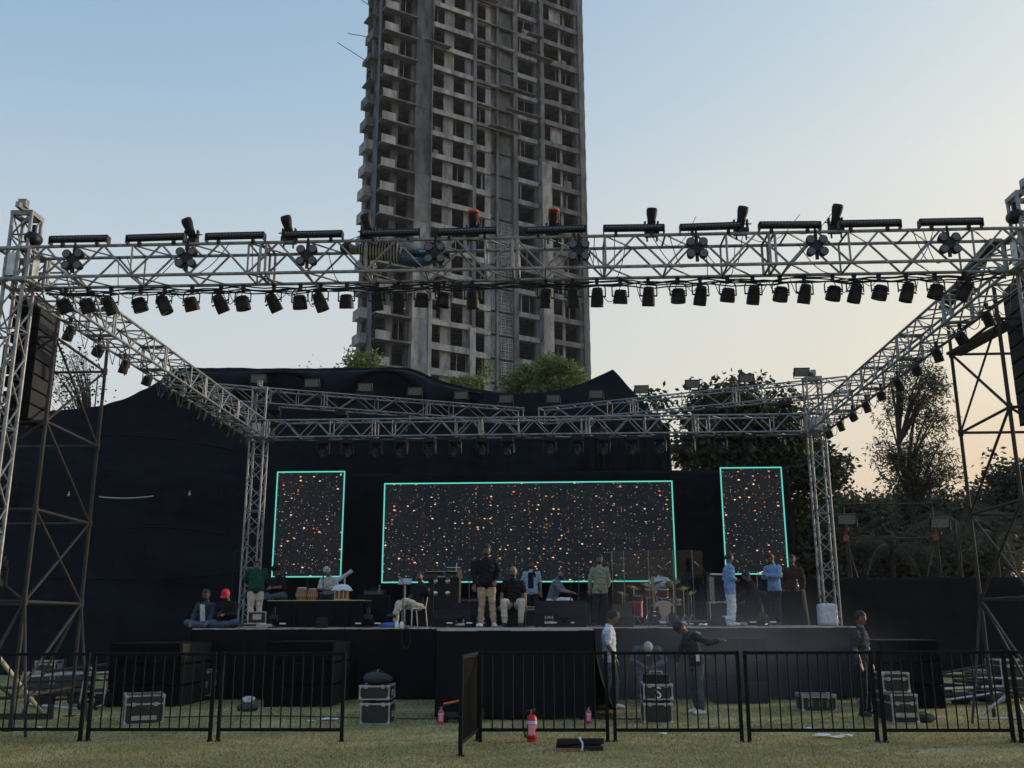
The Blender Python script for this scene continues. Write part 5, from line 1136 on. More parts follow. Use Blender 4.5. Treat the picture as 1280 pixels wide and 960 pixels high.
# cables on the grass
c = MB(); rnd = random.Random(2)
pa = gx(205, 898); c.path([(pa.x+t*5.2, pa.y+.25*sin(t*5), .02) for t in [i/30 for i in range(31)]], .012, 5); tag(c.build('ground_cable', 'cable'), 'thin black cable snaking over the grass behind the left barriers', 'cable')
c = MB(); pa = gx(600, 898); c.path([(pa.x+t*3.2, pa.y+.3*sin(t*6), .02) for t in [i/30 for i in range(31)]], .012, 5); tag(c.build('ground_cable', 'cable'), 'black cable on the grass along the thrust skirt', 'cable')
# ============================================================ STAGE EQUIPMENT
def sp(px, Y, z=ZS): return Vector(onstage(px, Y, z))
def wedge(label, px, Y, w_=.75, h=.42, rz=0, d_=.55, name='stage_monitor', logo=True, mm=None):
    p = sp(px, Y); r = thing(name, label, 'stage monitor', p, rz); c = MB(); 
    c.X = Matrix(((0, 1, 0, 0), (1, 0, 0, 0), (0, 0, 1, 0), (0, 0, 0, 1))); hw = w_/2
    c.add([(0, -hw, 0), (0, -hw, h*.45), (.08, -hw, h), (d_, -hw, h*.55), (d_, -hw, 0), (0, hw, 0), (0, hw, h*.45), (.08, hw, h), (d_, hw, h*.55), (d_, hw, 0)], [(0, 1, 2, 3, 4), (9, 8, 7, 6, 5), (0, 5, 6, 1), (1, 6, 7, 2), (2, 7, 8, 3), (3, 8, 9, 4), (4, 9, 5, 0)]); c.build('cabinet', 'blackp', r)
    c = MB(); c.add([(-hw+.03, .088, h+.002), (hw-.03, .088, h+.002), (hw-.03, d_-.01, h*.55+.012), (-hw+.03, d_-.01, h*.55+.012)], [(0, 1, 2, 3)]); c.build('grille', 'grille', r)
    c = MB(); c.box((hw*.1, -.004, h*.24), (.16, .01, .05)); c.build('handle', 'black', r)
    if logo:
        text('S M E', .085, r, (-hw*.45 if px > 660 else hw*.45, -.006, h*.36), (pi/2, 0, 0), 'white'); c = MB(); c.box((-hw*.45 if px > 660 else hw*.45, -.005, h*.18), (.2, .006, .05)); c.build('logo_bar', 'alu', r)
    return r
wedge('stage monitor at left of centre front with white lettering', 565, 21.9, .8, .40)
wedge('stage monitor behind the tall man in the sweatshirt', 590, 22.8, .9, .55, .1)
wedge('wide stage monitor with white lettering at the right of the bald man', 701, 21.9, 1.15, .58, -.05)
wedge('upright wedge monitor beside the walking man on the stage edge', 780, 22.0, .5, .5, .5, logo=False)
wedge('small black speaker box on the stage edge before the riser', 401, 21.85, .24, .24, 0, .2, logo=False)
wedge('small black box on the stage edge by the amp rack', 899, 21.9, .30, .22, 0, .2, logo=False)
# bench case under the seated men
p = sp(664, 23.0); flight_case('flight_case', 'black equipment case the bald man sits on at stage front', (p.x, p.y, ZS), 1.15, .5, .47, castor=False, lidfrac=.15)
p = sp(694, 24.6); flight_case('flight_case', 'black case seat under the man in the grey shirt', (p.x, p.y, ZS), .7, .5, .5, castor=False)
p = sp(644, 22.75); c = MB(); c.box((0, .12, .22), (.5, .3, .44), bev=.015); o = c.build('stool_box', 'black'); o.location = (p.x, p.y-.2, ZS); tag(o, 'black box stool directly beneath the bald man', 'stool')
# floor par cans
def floor_par(label, px, Y=21.85, w_=.34):
    p = sp(px, Y); r = thing('floor_light', label, 'floor light', p, 0, 'small lights along the stage front edge')
    c = MB(); c.box((0, .1, .02), (.2, .2, .03)); c.path([(-.13, .1, .02), (-.13, .1, .22), (.13, .1, .22), (.13, .1, .02)], .01, 6); c.build('yoke', 'black', r)
    c = MB(); c.lathe([(.06, -.1), (.09, -.06), (.1, .08), (.09, .1)], 14, (0, .1, .18), (0, -.6, .8)); c.build('housing', 'blackp', r)
    c = MB(); c.box((-w_/2-.05, .05, .1), (.13, .03, .03)); c.box((w_/2+.05, .05, .1), (.13, .03, .03)); c.build('side_lamp', 'white', r)
    c = MB(); c.tube((0, .12, .2), (0, .12, .46), .035, 10, .03); c.build('stem', 'black', r); return r
for k, (px, lb) in enumerate(((340, 'before the riser at left'), (459, 'right of the riser'), (574, 'before the left wedge'), (705, 'before the wide wedge at centre'), (842, 'before the drum kit'), (955, 'before the man with folded arms'))): floor_par('small black floor light with white side lamps %s' % lb, px)
# mixer case with laptop at left
p = sp(317, 22.0); r = thing('flight_case', 'open small flight case with laptop beside the red capped man', 'flight case', p, .1)
c = MB(); c.box((0, .15, .06), (.42, .3, .1)); c.build('shell', 'ply', r); c = MB(); c.box((0, -.003, .03), (.44, .012, .022)); c.box((0, -.003, .1), (.44, .012, .022)); c.box((0, .3, .36), (.42, .02, .02)); c.box((-.2, .3, .24), (.02, .02, .26)); c.box((.2, .3, .24), (.02, .02, .26)); c.build('edging', 'alu', r); c = MB(); c.box((0, .31, .24), (.376, .012, .236)); c.build('lid', 'ply', r); c = MB(); c.box((0, .3, .25), (.2, .01, .12)); c.build('label_strip', 'alu', r)
p = sp(330, 21.9); c = MB(); c.box((0, .1, .05), (.36, .22, .09), bev=.01); c.path([(-.16, 0, .1), (.1, -.03, .03), (.3, 0, .02)], .012, 5); o = c.build('power_box', 'alu'); o.location = p; tag(o, 'grey power box with cables at the stage edge beside the laptop case', 'power box')
# tablas, harmonium
for k, (px, s, lb) in enumerate(((377, 1.0, 'left wooden tabla drum on the riser'), (390, .9, 'right wooden tabla drum on the riser'))):
    p = sp(px, 24.5, ZR); r = thing('tabla', lb, 'drum', p, 0); c = MB(); c.lathe([(.1, 0), (.145, .06), (.15, .16), (.125, .26), (.11, .28)], 22); c.build('shell', 'wood', r)
    c = MB()
    for q in range(16):
        a = 2*pi*q/16; c.tube((.108*cos(a), .108*sin(a), .275), (.155*cos(a+.1), .155*sin(a+.1), .12), .007, 5); c.tube((.155*cos(a+.1), .155*sin(a+.1), .12), (.11*cos(a+.2), .11*sin(a+.2), .01), .007, 5)
    c.build('lacing', 'paleply', r); c = MB(); c.lathe([(.112, .277), (.108, .29), (.05, .292), (.001, .292)], 22); c.build('skin', 'whitec', r); r.scale = (s, s, s*1.1)
p = sp(426, 24.4, ZR); r = thing('harmonium', 'small wooden harmonium with white cloth thrown over it on the riser', 'harmonium', p, .1); c = MB(); c.box((0, .15, .02), (.36, .3, .03)); 
for x in (-.16, -.05, .06, .16): c.box((x, .0, .15), (.02, .02, .24))
for x in (-.16, .16): c.box((x, .28, .15), (.02, .02, .24))
c.build('frame', 'paleply', r); c = MB(); c.box((0, .16, .14), (.28, .2, .2), bev=.01); c.build('bellows', 'wood', r)
c = MB(); vs = []
for i in range(9):
    for j in range(7):
        x = -.26+.52*i/8; yy = .0+.34*j/6; e = max(abs(i-4)/4, abs(j-3)/3); vs.append((x, yy, .38+.04*noise.noise(Vector((x*9, yy*9, 0)))-.14*max(0, e-.6)/.4))
c.add(vs, [(i*7+j, (i+1)*7+j, (i+1)*7+j+1, i*7+j+1) for i in range(8) for j in range(6)], True); c.build('cloth_cover', 'whitec', r)
p = sp(430, 24.8, ZR); c = MB(); c.lathe([(.05, -.2), (.06, -.1), (.045, .1), (.055, .22)], 14, (0, 0, .62), (.8, 0, .55)); c.tube((0, 0, .62), (0, 0, .02), .02, 8); c.box((0, 0, .012), (.2, .2, .02)); o = c.build('stage_fan', 'alu'); o.location = p; tag(o, 'grey tube shaped instrument angled on a stand beside the harmonium', 'instrument')
def mic_stand(label, px, Y, h, boom=(.3, .1), z=ZS, base=True):
    p = sp(px, Y, z); r = thing('microphone_stand', label, 'microphone stand', p); c = MB(); c.tube((0, 0, .02), (0, 0, h), .011, 8); c.build('pole', 'black', r)
    for k in range(3): a = 2*pi*k/3+.4; c = MB(); c.tube((0, 0, .12), (.26*cos(a), .26*sin(a), .01), .009, 6); c.build('leg', 'black', r)
    c = MB(); e = Vector((boom[0], -.1, h+boom[1])); s_ = Vector((-boom[0]*.4, .04, h-boom[1]*.4)); c.tube(s_, e, .008, 6); c.build('boom', 'black', r)
    c = MB(); d = (e-s_).normalized(); c.tube(e, e+d*.13, .013, 8, .02); c.ball(e+d*.15, .027, 10); c.build('microphone', 'lens', r); return r
mic_stand('tall boom stand left of the back left tower', 287, 25.0, 1.9, (.25, .12))
mic_stand('microphone stand in front of the capped musician', 403, 24.3, .6, (.15, .2), ZR)
mic_stand('slim microphone stand before the seated man on the chair', 503, 22.5, 1.0, (-.02, .05))
mic_stand('tall microphone stand between screen and bald man', 586, 24.0, 1.1, (.1, .4))
mic_stand('microphone stand behind the man in the grey shirt', 724, 25.6, 1.5, (-.35, .1))
mic_stand('microphone stand left of the drum shield', 737, 26.2, 1.3, (.25, .25))
mic_stand('microphone stand right of the drum kit', 846, 25.0, 1.2, (-.3, .2))
# table with cloth (x 445-480)
def skirt_table(name, label, px0, px1, py, Y, top_m='drape2', rnd_=False, h=None, freq=6):
    x0 = at(px0, py, Y=Y).x; x1 = at(px1, py, Y=Y).x; z = at((px0+px1)/2, py, Y=Y).z-ZS; r = thing(name, label, 'table', ((x0+x1)/2, Y+.3, ZS)); R = (x1-x0)/2
    c = MB(); n = 64; vs = []; nz = 6
    for k in range(n):
        a = 2*pi*k/n; cx, cy = cos(a), sin(a)
        if not rnd_: m_ = max(abs(cx), abs(cy)); cx /= m_; cy /= m_
        for j in range(nz+1):
            t = j/nz; f = 1+.16*t+.10*t*noise.noise(Vector((cx*freq, cy*freq, 2))); vs.append((cx*R*f, cy*R*(.6 if not rnd_ else 1)*f, z*(1-t)+.01))
    c.add(vs, [(k*(nz+1)+j, k*(nz+1)+j+1, ((k+1) % n)*(nz+1)+j+1, ((k+1) % n)*(nz+1)+j) for k in range(n) for j in range(nz)], True); c.build('tablecloth', 'drape2', r)
    c = MB(); 
    if rnd_: c.lathe([(R*.98, z-.03), (R*1.0, z-.015), (R*.99, z+.012)], 40)
    else: c.box((0, 0, z), (2*R, 1.2*R, .03))
    c.build('top', top_m, r); c = MB(); c.tube((0, 0, .01), (0, 0, z-.04), .04, 8); c.build('leg', 'black', r); return r, z
skirt_table('side_table', 'black covered side table behind the white trousered man', 445, 484, 744, 25.2)
tb, zt_ = skirt_table('round_table', 'round pale topped table with black skirt at stage right', 979, 1010, 739, 25.0, 'paleply', True, freq=9)
def bottle(label, px, Y, z, h=.22):
    p = sp(px, Y, z); r = thing('bottle', label, 'bottle', p); c = MB(); c.lathe([(.032, 0), (.035, .02), (.033, h*.6), (.014, h*.8), (.013, h)], 14); c.build('body', 'glass', r); c = MB(); c.lathe([(.016, h), (.016, h+.02)], 10); c.build('cap', 'white', r); return r
bottle('clear bottle standing on the black side table', 474, 25.4, at(474, 744, Y=25.2).z+.02); bottle('bottle standing on the round table at stage right', 997, 25.2, ZS+zt_+.015, .26)
# keyboard rack with round brass cymbal shapes (x 545-570)
p = sp(553, 25.2); r = thing('synth_rack', 'tall black instrument rack with four round knobs behind the chair', 'rack', p); zt_ = at(553, 716, Y=25.2).z-ZS
c = MB(); c.box((0, .3, zt_*.45), (.78, .5, zt_*.9), bev=.01); c.build('cabinet', 'black', r)
for sx in (-.2, .12):
    for z in (.62*zt_, .84*zt_): c = MB(); c.lathe([(.06, 0), (.075, .02), (.05, .05), (.001, .055)], 18, (sx, .05, z), (0, -1, 0)); c.build('knob', 'steel', r)
c = MB(); c.box((-.05, .03, .93*zt_), (.2, .01, .03)); c.build('nameplate', 'alu', r)
p = sp(552, 25.0); r = thing('keyboard', 'keyboard on a brass coloured stand above the black rack', 'keyboard', (p.x, p.y, at(552, 716, Y=25).z)); c = MB(); c.box((0, .1, 0), (.9, .3, .05), bev=.01); c.build('body', 'blackp', r); c = MB(); c.box((0, -.02, .032), (.8, .14, .012)); c.build('keys', 'paleply', r); c = MB(); c.tube((.36, .1, .02), (.36, .1, .26), .012, 6); c.tube((.1, .1, .14), (.46, .1, .14), .01, 6); c.build('stand', 'cream', r)
# guitar on stand at 572
def guitar(label, px, Y, h, mb, mn, flip=False, rz=0):
    p = sp(px, Y); r = thing('guitar', label, 'guitar', p, rz); R = RX(-.18); base = Vector((0, 0, .14))
    def pts(L): return [(x*h, z*h) for x, z in L]
    out = [(-.02, 0), (-.12, .01), (-.165, .07), (-.15, .14), (-.10, .19), (-.115, .25), (-.13, .31), (-.09, .33), (-.05, .30), (.03, .29), (.07, .33), (.105, .31), (.1, .24), (.095, .18), (.14, .13), (.16, .06), (.12, .01), (.03, 0)]
    c = MB(); c.X = Matrix.Translation(base) @ R.to_4x4(); c.prism(pts(out)[::-1], -.02, .02); c.build('body', mb, r)
    c = MB(); c.X = Matrix.Translation(base) @ R.to_4x4(); c.box((0, -.028, h*.55), (.05, .02, h*.62)); c.build('neck', mn, r)
    c = MB(); c.X = Matrix.Translation(base) @ R.to_4x4(); c.prism(pts([(-.03, .86), (-.055, .9), (-.05, 1.02), (.02, 1.04), (.035, .86)])[::-1], -.035, -.018); 
    c.build('headstock', mn, r)
    c = MB(); c.X = Matrix.Translation(base) @ R.to_4x4()
    for k in range(6): c.tube((-.055*h-.01, -.026, h*(.9+.02*k)), (-.05*h-.03, -.026, h*(.9+.02*k)), .007, 5)
    c.box((0, -.026, h*.1), (.07, .012, .02)); c.box((0, -.026, h*.2), (.07, .01, .025)); c.build('hardware', 'steel', r)
    c = MB(); c.path([(-.18, -.06, .01), (0, .04, .16), (.18, -.06, .01)], .012, 6); c.path([(0, .2, .01), (0, .08, .2), (0, .1, .6)], .012, 6); c.build('stand', 'black', r); return r
guitar('honey coloured bass guitar standing upright beside the black rack', 574, 24.6, 1.25, 'wood', 'wood'); guitar('black electric guitar on a stand in front of the drums', 819, 24.3, 1.05, 'black', 'wood')
# chair of seated man
p = sp(517, 23.6); r = thing('banquet_chair', 'cream framed banquet chair under the man in white trousers', 'chair', (p.x, p.y, ZS), pi/2+.75); 
for sx in (-1, 1):
    c = MB(); c.path([(sx*.2, .2, 0), (sx*.2, .2, .43), (sx*.2, -.2, .45)], .013, 8); c.build('leg', 'cream', r); c = MB(); c.path([(sx*.2, -.26, 0), (sx*.2, -.2, .45), (sx*.19, -.3, .9)], .013, 8); c.build('leg', 'cream', r)
c = MB(); c.path([(-.19, -.3, .9), (0, -.31, .95), (.19, -.3, .9)], .013, 8); c.build('top_rail', 'cream', r); c = MB(); c.box((0, 0, .47), (.4, .42, .05), bev=.02); c.build('seat', cloth('greywhite', CL['greywhite']), r); c = MB(); c.box((0, -.27, .76), (.36, .03, .28), RX(-.2), bev=.01); c.build('backrest', cloth('black', CL['black']), r)
p = sp(487, 22.1); c = MB(); 
c.ball((0, 0, .05), .2, 12, (1.3, .6, .35)); o = c.build('cloth_bundle', 'blue'); o.location = p; tag(o, 'blue cloth bundle on the stage edge by the seated man', 'cloth')
for px, lb in ((496, 'left'), (502, 'right')): q = sp(px, 21.85); c = MB(); c.lathe([(.04, 0), (.05, .05), (.03, .13), (.001, .14)], 12); o = c.build('cup', 'white'); o.location = q; tag(o, 'small white paper cup on the stage edge, %s one of two' % lb, 'cup')
q = sp(505, 25.3); c = MB(); z_ = at(505, 727, Y=25.3).z-ZS; c.box((0, 0, z_), (.34, .3, .03), RX(.5)); c.box((0, .05, z_/2), (.04, .04, z_)); c.box((0, .05, .015), (.3, .3, .03)); o = c.build('lectern', 'alu'); o.location = q; tag(o, 'pale slanted music desk standing behind the seated man', 'music desk')
# cable loop hanging over the front edge
c = MB(); q = at(508, 788, Y=YM-.05); c.path([(q.x+.10*sin(t), YM-.06, ZS-.22-.22*cos(t)) for t in [i*pi/12 for i in range(25)]], .01, 5); tag(c.build('hanging_cable', 'cable'), 'loop of cable hanging over the stage front edge', 'cable')
# ------------------------------------------------------------ drum kit
def drum_kit():
    Y = 26.2; p = sp(822, Y); r = thing('drum_kit', 'drum kit with red toms and chrome rims behind clear shields', 'drum kit', (p.x, Y, ZS)); 
    def drum(nm, c0, rad, dep, ax, m_, skin='whitec'):
        c = MB(); c.lathe([(rad, -dep/2), (rad, dep/2)], 28, c0, ax); o = c.build(nm, m_, r)
        c = MB(); c.lathe([(rad*.97, dep/2+.002), (rad*.96, dep/2+.006), (.001, dep/2+.007)], 28, c0, ax); c.build('drum_head', skin, o)
        c = MB()
        for s in (-1, 1): c.lathe([(rad+.008, s*dep/2-.012), (rad+.014, s*dep/2-.004), (rad+.014, s*dep/2+.008), (rad-.004, s*dep/2+.01)], 28, c0, ax)
        c.build('rim', 'steel', o)
    drum('bass_drum', (.12, -.1, .34), .29, .4, (.15, -1, 0), 'black'); drum('tom', (-.18, -.1, .86), .14, .2, (0, -.35, 1), 'tomred'); drum('tom', (.16, -.1, .86), .15, .22, (0, -.35, 1), 'tomred')
    drum('floor_tom', (-.55, .2, .42), .2, .38, (0, 0, 1), 'tomred'); drum('snare_drum', (.5, .25, .62), .17, .14, (0, -.1, 1), 'steel'); drum('tom', (-.5, -.05, .72), .13, .16, (0, -.3, 1), 'tomred')
    for (x, y, z, rr, a) in ((-.6, .0, 1.0, .2, .25), (-.25, .1, 1.08, .18, .2), (.45, .0, 1.12, .22, -.25), (.75, .2, .98, .19, -.2), (.9, -.1, .85, .16, -.35), (-.9, .1, .85, .17, .3)):
        c = MB(); c.lathe([(rr, 0), (rr*.6, .015), (.04, .02), (.03, .035), (.001, .04)], 24, (x, y, z), (a, -.3, 1)); o = c.build('cymbal', 'brass', r)
        c = MB(); c.tube((x, y, .02), (x, y, z), .011, 6)
        for k in range(3): q = 2*pi*k/3; c.tube((x, y, .3), (x+.22*cos(q), y+.22*sin(q), .01), .009, 5)
        c.build('cymbal_stand', 'steel', o)
    c = MB(); c.tube((.5, .25, .02), (.5, .25, .55), .015, 6); c.tube((-.7, .1, .02), (-.7, .2, .6), .012, 6); c.tube((0, -.1, .6), (0, -.1, .8), .014, 6); c.build('hardware', 'steel', r)
M['tomred'] = mat('tom_red', (.22, .03, .035), .35, .2, var=.3, scale=10); drum_kit()
# clear drum shield panels
M['acrylic'] = bpy.data.materials.new('acrylic'); M['acrylic'].use_nodes = True
_n = M['acrylic'].node_tree.nodes; _l = M['acrylic'].node_tree.links; _t = _n.new('ShaderNodeBsdfTransparent'); _t.inputs[0].default_value = (.86, .89, .9, 1); _g = _n.new('ShaderNodeBsdfGlossy'); _g.inputs['Roughness'].default_value = .06; _g.inputs[0].default_value = (.8, .85, .85, 1)
_f = _n.new('ShaderNodeFresnel'); _f.inputs[0].default_value = 1.3; _m = _n.new('ShaderNodeMixShader'); _l.new(_f.outputs[0], _m.inputs[0]); _l.new(_t.outputs[0], _m.inputs[1]); _l.new(_g.outputs[0], _m.inputs[2]); _l.new(_m.outputs[0], _n['Material Output'].inputs[0])
r = thing('drum_shield', 'row of tall clear acrylic panels around the drum kit', 'drum shield', (sp(820, 25.4).x, 25.4, ZS))
ys = {}; pts = [(766, 25.45), (781, 25.35), (812, 25.2), (843, 25.2), (867, 25.35), (880, 25.45)]; cx0 = r.location.x
zt_ = at(820, 688, Y=25.3).z-ZS
for (a, ya), (b_, yb) in zip(pts[:-1], pts[1:]):
    xa, xb = at(a, 740, Y=ya).x-cx0, at(b_, 740, Y=yb).x-cx0; d = Vector((xb-xa, yb-ya, 0)); L = d.length; an = atan2(d.y, d.x)
    c = MB(); c.box(((xa+xb)/2, (ya+yb)/2-25.4, zt_/2), (L-.02, .008, zt_), RZ(an)); o = c.build('panel', 'acrylic', r); c = MB(); c.box((xa, ya-25.4, zt_/2), (.018, .02, zt_), RZ(an)); c.build('edge', 'lens', o)
# dark screen box right of drums
p = sp(861, 27.3); c = MB(); z_ = at(861, 720, Y=27.3).z-ZS; c.box((0, 0, z_), (.5, .06, .22)); c.tube((0, 0, 0), (0, 0, z_), .02, 8); c.box((0, 0, .015), (.3, .3, .03)); o = c.build('monitor_screen', 'black'); o.location = p; tag(o, 'black monitor screen on a stand behind the drum shield', 'screen')
# amp rack at 890-912
p = sp(901, 24.8); z_ = at(901, 752, Y=24.8).z-ZS; flight_case('flight_case', 'black rack case with silver edges under the amplifier at stage right', (p.x, p.y, ZS), .5, .5, z_-.1, lidfrac=.02, castor=True)
r = thing('amplifier', 'black amplifier cabinet with grey side standing on the rack case', 'amplifier', (p.x, p.y+.02, ZS+z_)); h_ = at(901, 719, Y=24.8).z-ZS-z_; c = MB(); c.box((0, .22, h_/2+.002), (.48, .42, h_), bev=.012); c.build('cabinet', 'black', r); c = MB(); c.box((-.17, -.004, h_/2), (.13, .012, h_*.9)); c.build('grille', 'lens', r); c = MB(); c.box((0, .1, h_+.03), (.36, .1, .04), RZ(.3)); c.build('cable_roll', 'whitec', r)
p = sp(909, 23.9); c = MB(); c.box((0, 0, .2), (.22, .12, .08), bev=.01); c.path([(-.12, 0, 0), (0, 0, .16), (.12, 0, 0)], .012, 5); c.path([(-.1, .02, .16), (.1, 0, .02)], .012, 5); o = c.build('pedal_box', 'whitec'); o.location = p; tag(o, 'pale box on a wire frame at the feet of the blue shirted man', 'box')
# keyboard bench at 940-975 dark shape
p = sp(944, 25.9); c = MB(); vs = []
c.ball((0, 0, .45), 1, 20, (.62, .4, .5)); o = c.build('covered_equipment', 'drape2')
for v in o.data.vertices: v.co += v.normal*.08*noise.noise(v.co*4); v.co.z = max(0, v.co.z)
o.location = p; tag(o, 'black cloth covered equipment behind the crouching person', 'covered equipment')
p = sp(872, 25.2); r = thing('low_riser', 'low grey pallet platform right of the drum kit', 'platform', p); c = MB(); c.box((0, .2, .12), (.8, .5, .03)); c.build('deck', 'deck', r); c = MB(); 
for x in (-.35, 0, .35): c.box((x, .2, .05), (.06, .5, .1))
c.build('bearer', 'black', r)
def amp(label, px, Y, w_, h, d_=.4, rz=0):
    p = sp(px, Y); r = thing('amplifier', label, 'amplifier', p, rz); c = MB(); c.box((0, d_/2, h/2), (w_, d_, h), bev=.015); c.build('cabinet', 'blackp', r)
    c = MB(); c.box((0, -.004, h*.42), (w_*.9, .012, h*.74)); c.build('grille', 'grille', r); c = MB(); c.box((0, -.004, h*.9), (w_*.88, .012, h*.09)); c.build('control_panel', 'lensdim', r)
    c = MB(); c.path([(-.1, d_/2, h), (-.08, d_/2, h+.03), (.08, d_/2, h+.03), (.1, d_/2, h)], .012, 6); c.build('handle', 'black', r); return r
amp('black guitar amplifier between the chair and the black instrument rack', 535, 25.8, .6, .55)
amp('black amplifier behind the tall man at centre', 590, 26.0, .65, .75)
amp('black amplifier left of the man in the sage shirt', 724, 26.3, .6, .6)
amp('small black amplifier left of the drum kit behind the wedge', 779, 25.9, .5, .45)
amp('black amplifier at the back between riser and side table', 466, 26.8, .6, 1.0)
amp('dark amplifier behind the man in blue at the rack', 925, 26.6, .6, .8)
mic_stand('microphone stand before the amplifier left of the sage shirted man', 714, 24.0, 1.0, (.2, .15))
mic_stand('microphone stand with boom by the black rack', 541, 24.2, 1.2, (.25, .1))
mic_stand('microphone stand beside the amp rack at stage right', 887, 24.4, 1.3, (-.2, .15))
# white wrapped box
p = sp(1035, 23.6); r = MB(); r.box((0, 0, .26), (.42, .36, .52), bev=.07); o = r.build('wrapped_box', 'plast'); o.location = p
tag(o, 'white plastic wrapped box at the foot of the back right tower', 'box')
for v in o.data.vertices: v.co += v.normal*.02*noise.noise(v.co*12)
# white cloth/cables strewn along the front edge
c = MB(); rnd = random.Random(4)
for k in range(16):
    px = rnd.uniform(330, 1000); q = sp(px, 21.95); L = rnd.uniform(.2, .7); c.path([(q.x+L*t, q.y+.08*sin(t*9+k), ZS+.012) for t in [i/6 for i in range(7)]], .01, 5)
tag(c.build('stage_cable', 'lens'), 'grey cables strewn along the stage front edge', 'cables')
c = MB(); q = at(890, 800, Y=YM-.08); c.box((q.x, YM-.075, q.z), (1.3, .01, .02)); tag(c.build('stage_tape', 'lens'), 'thin grey strip stuck on the skirt by the bending man', 'tape')
# head of a small moving light hanging on the left scaffold
o = copy_tree(mh, 'black moving light with pale lens clamped low on the left scaffold', (at(-2, 690, Y=15).x, 15, at(0, 700, Y=15).z), (0, 0, .6)); o['group'] = 'lone moving light'
# floodlight goalpost right
def goalpost():
    Y = 34.0; x0 = at(1060, 700, Y=Y).x; x1 = at(1172, 700, Y=Y).x; zt = at(1100, 630, Y=Y).z; zm = at(1100, 673, Y=Y).z
    r = thing('goalpost_frame', 'thin scaffold goalpost with red couplers behind the cloth fence', 'scaffold', (x0, Y, 0)); W_ = x1-x0
    for x, nm in ((0, 0), (W_, 0)):
        c = MB(); c.tube((x, 0, 0), (x, 0, zt-.1), .03, 8); c.tube((x+.12, .0, 0), (x+.06, 0, zm), .025, 8); c.build('upright', 'rust', r)
        c = MB(); c.tube((x+(1.1 if x == 0 else -1.2), .6, 0), (x, 0, zm), .025, 8); c.build('brace', 'rust', r)
        c = MB(); c.box((x, 0, zm), (.16, .16, .22), bev=.02); c.box((x+.02, 0, zm+.25), (.07, .07, .2)); c.build('coupler', 'coupler', r)
    c = MB(); c.tube((-.1, 0, zt), (W_+.1, 0, zt), .028, 8); c.build('crossbar', 'rust', r); c = MB(); c.tube((0, 0, zm), (W_, 0, zm), .028, 8); c.build('crossbar', 'rust', r)
    for x, z, lb in ((at(1056, 641, Y=Y).x, zt-.8, 'left'), (at(1172, 648, Y=Y).x, zt-.95, 'right')):
        o = copy_tree(f0, '%s floodlight on the scaffold goalpost behind the cloth fence' % lb, (x, Y-.12, z), (0, 0, 0)); o.scale = (1.6, 1.6, 1.6); o['group'] = 'floodlights on the goalpost'
goalpost()
# ============================================================ SMOKE
def smoke():
    mt = bpy.data.materials.new('smoke'); mt.use_nodes = True; n = mt.node_tree.nodes; l = mt.node_tree.links; n.remove(n['Principled BSDF'])
    v = n.new('ShaderNodeVolumePrincipled'); v.inputs['Color'].default_value = (.75, .82, .9, 1); l.new(v.outputs[0], n['Material Output'].inputs['Volume'])
    t = n.new('ShaderNodeTexCoord'); gr = n.new('ShaderNodeTexGradient'); gr.gradient_type = 'SPHERICAL'
    mp = n.new('ShaderNodeMapping'); mp.inputs['Scale'].default_value = (1, 1, 1); l.new(t.outputs['Object'], mp.inputs[0]); l.new(mp.outputs[0], gr.inputs[0])
    nz = n.new('ShaderNodeTexNoise'); nz.inputs['Scale'].default_value = 1.6; nz.inputs['Detail'].default_value = 3; l.new(t.outputs['Object'], nz.inputs['Vector'])
    mr = n.new('ShaderNodeMapRange'); mr.inputs[1].default_value = .3; mr.inputs[2].default_value = .75; l.new(nz.outputs[0], mr.inputs[0])
    a = n.new('ShaderNodeMath'); a.operation = 'MULTIPLY'; l.new(gr.outputs[0], a.inputs[0]); l.new(mr.outputs[0], a.inputs[1])
    b = n.new('ShaderNodeMath'); b.operation = 'MULTIPLY'; b.inputs[1].default_value = SMOKE; l.new(a.outputs[0], b.inputs[0]); l.new(b.outputs[0], v.inputs['Density'])
    c = MB(); c.ball((0, 0, 0), 1, 24); o = c.build('smoke', mt); q = gx(930, 890); o.location = (q.x-.5, 19.7, .9); o.scale = (4.2, 1.9, 1.8)
    tag(o, 'thin grey stage smoke drifting over the grass before the stage', 'smoke', None, 'stuff')
SMOKE = .17
smoke()
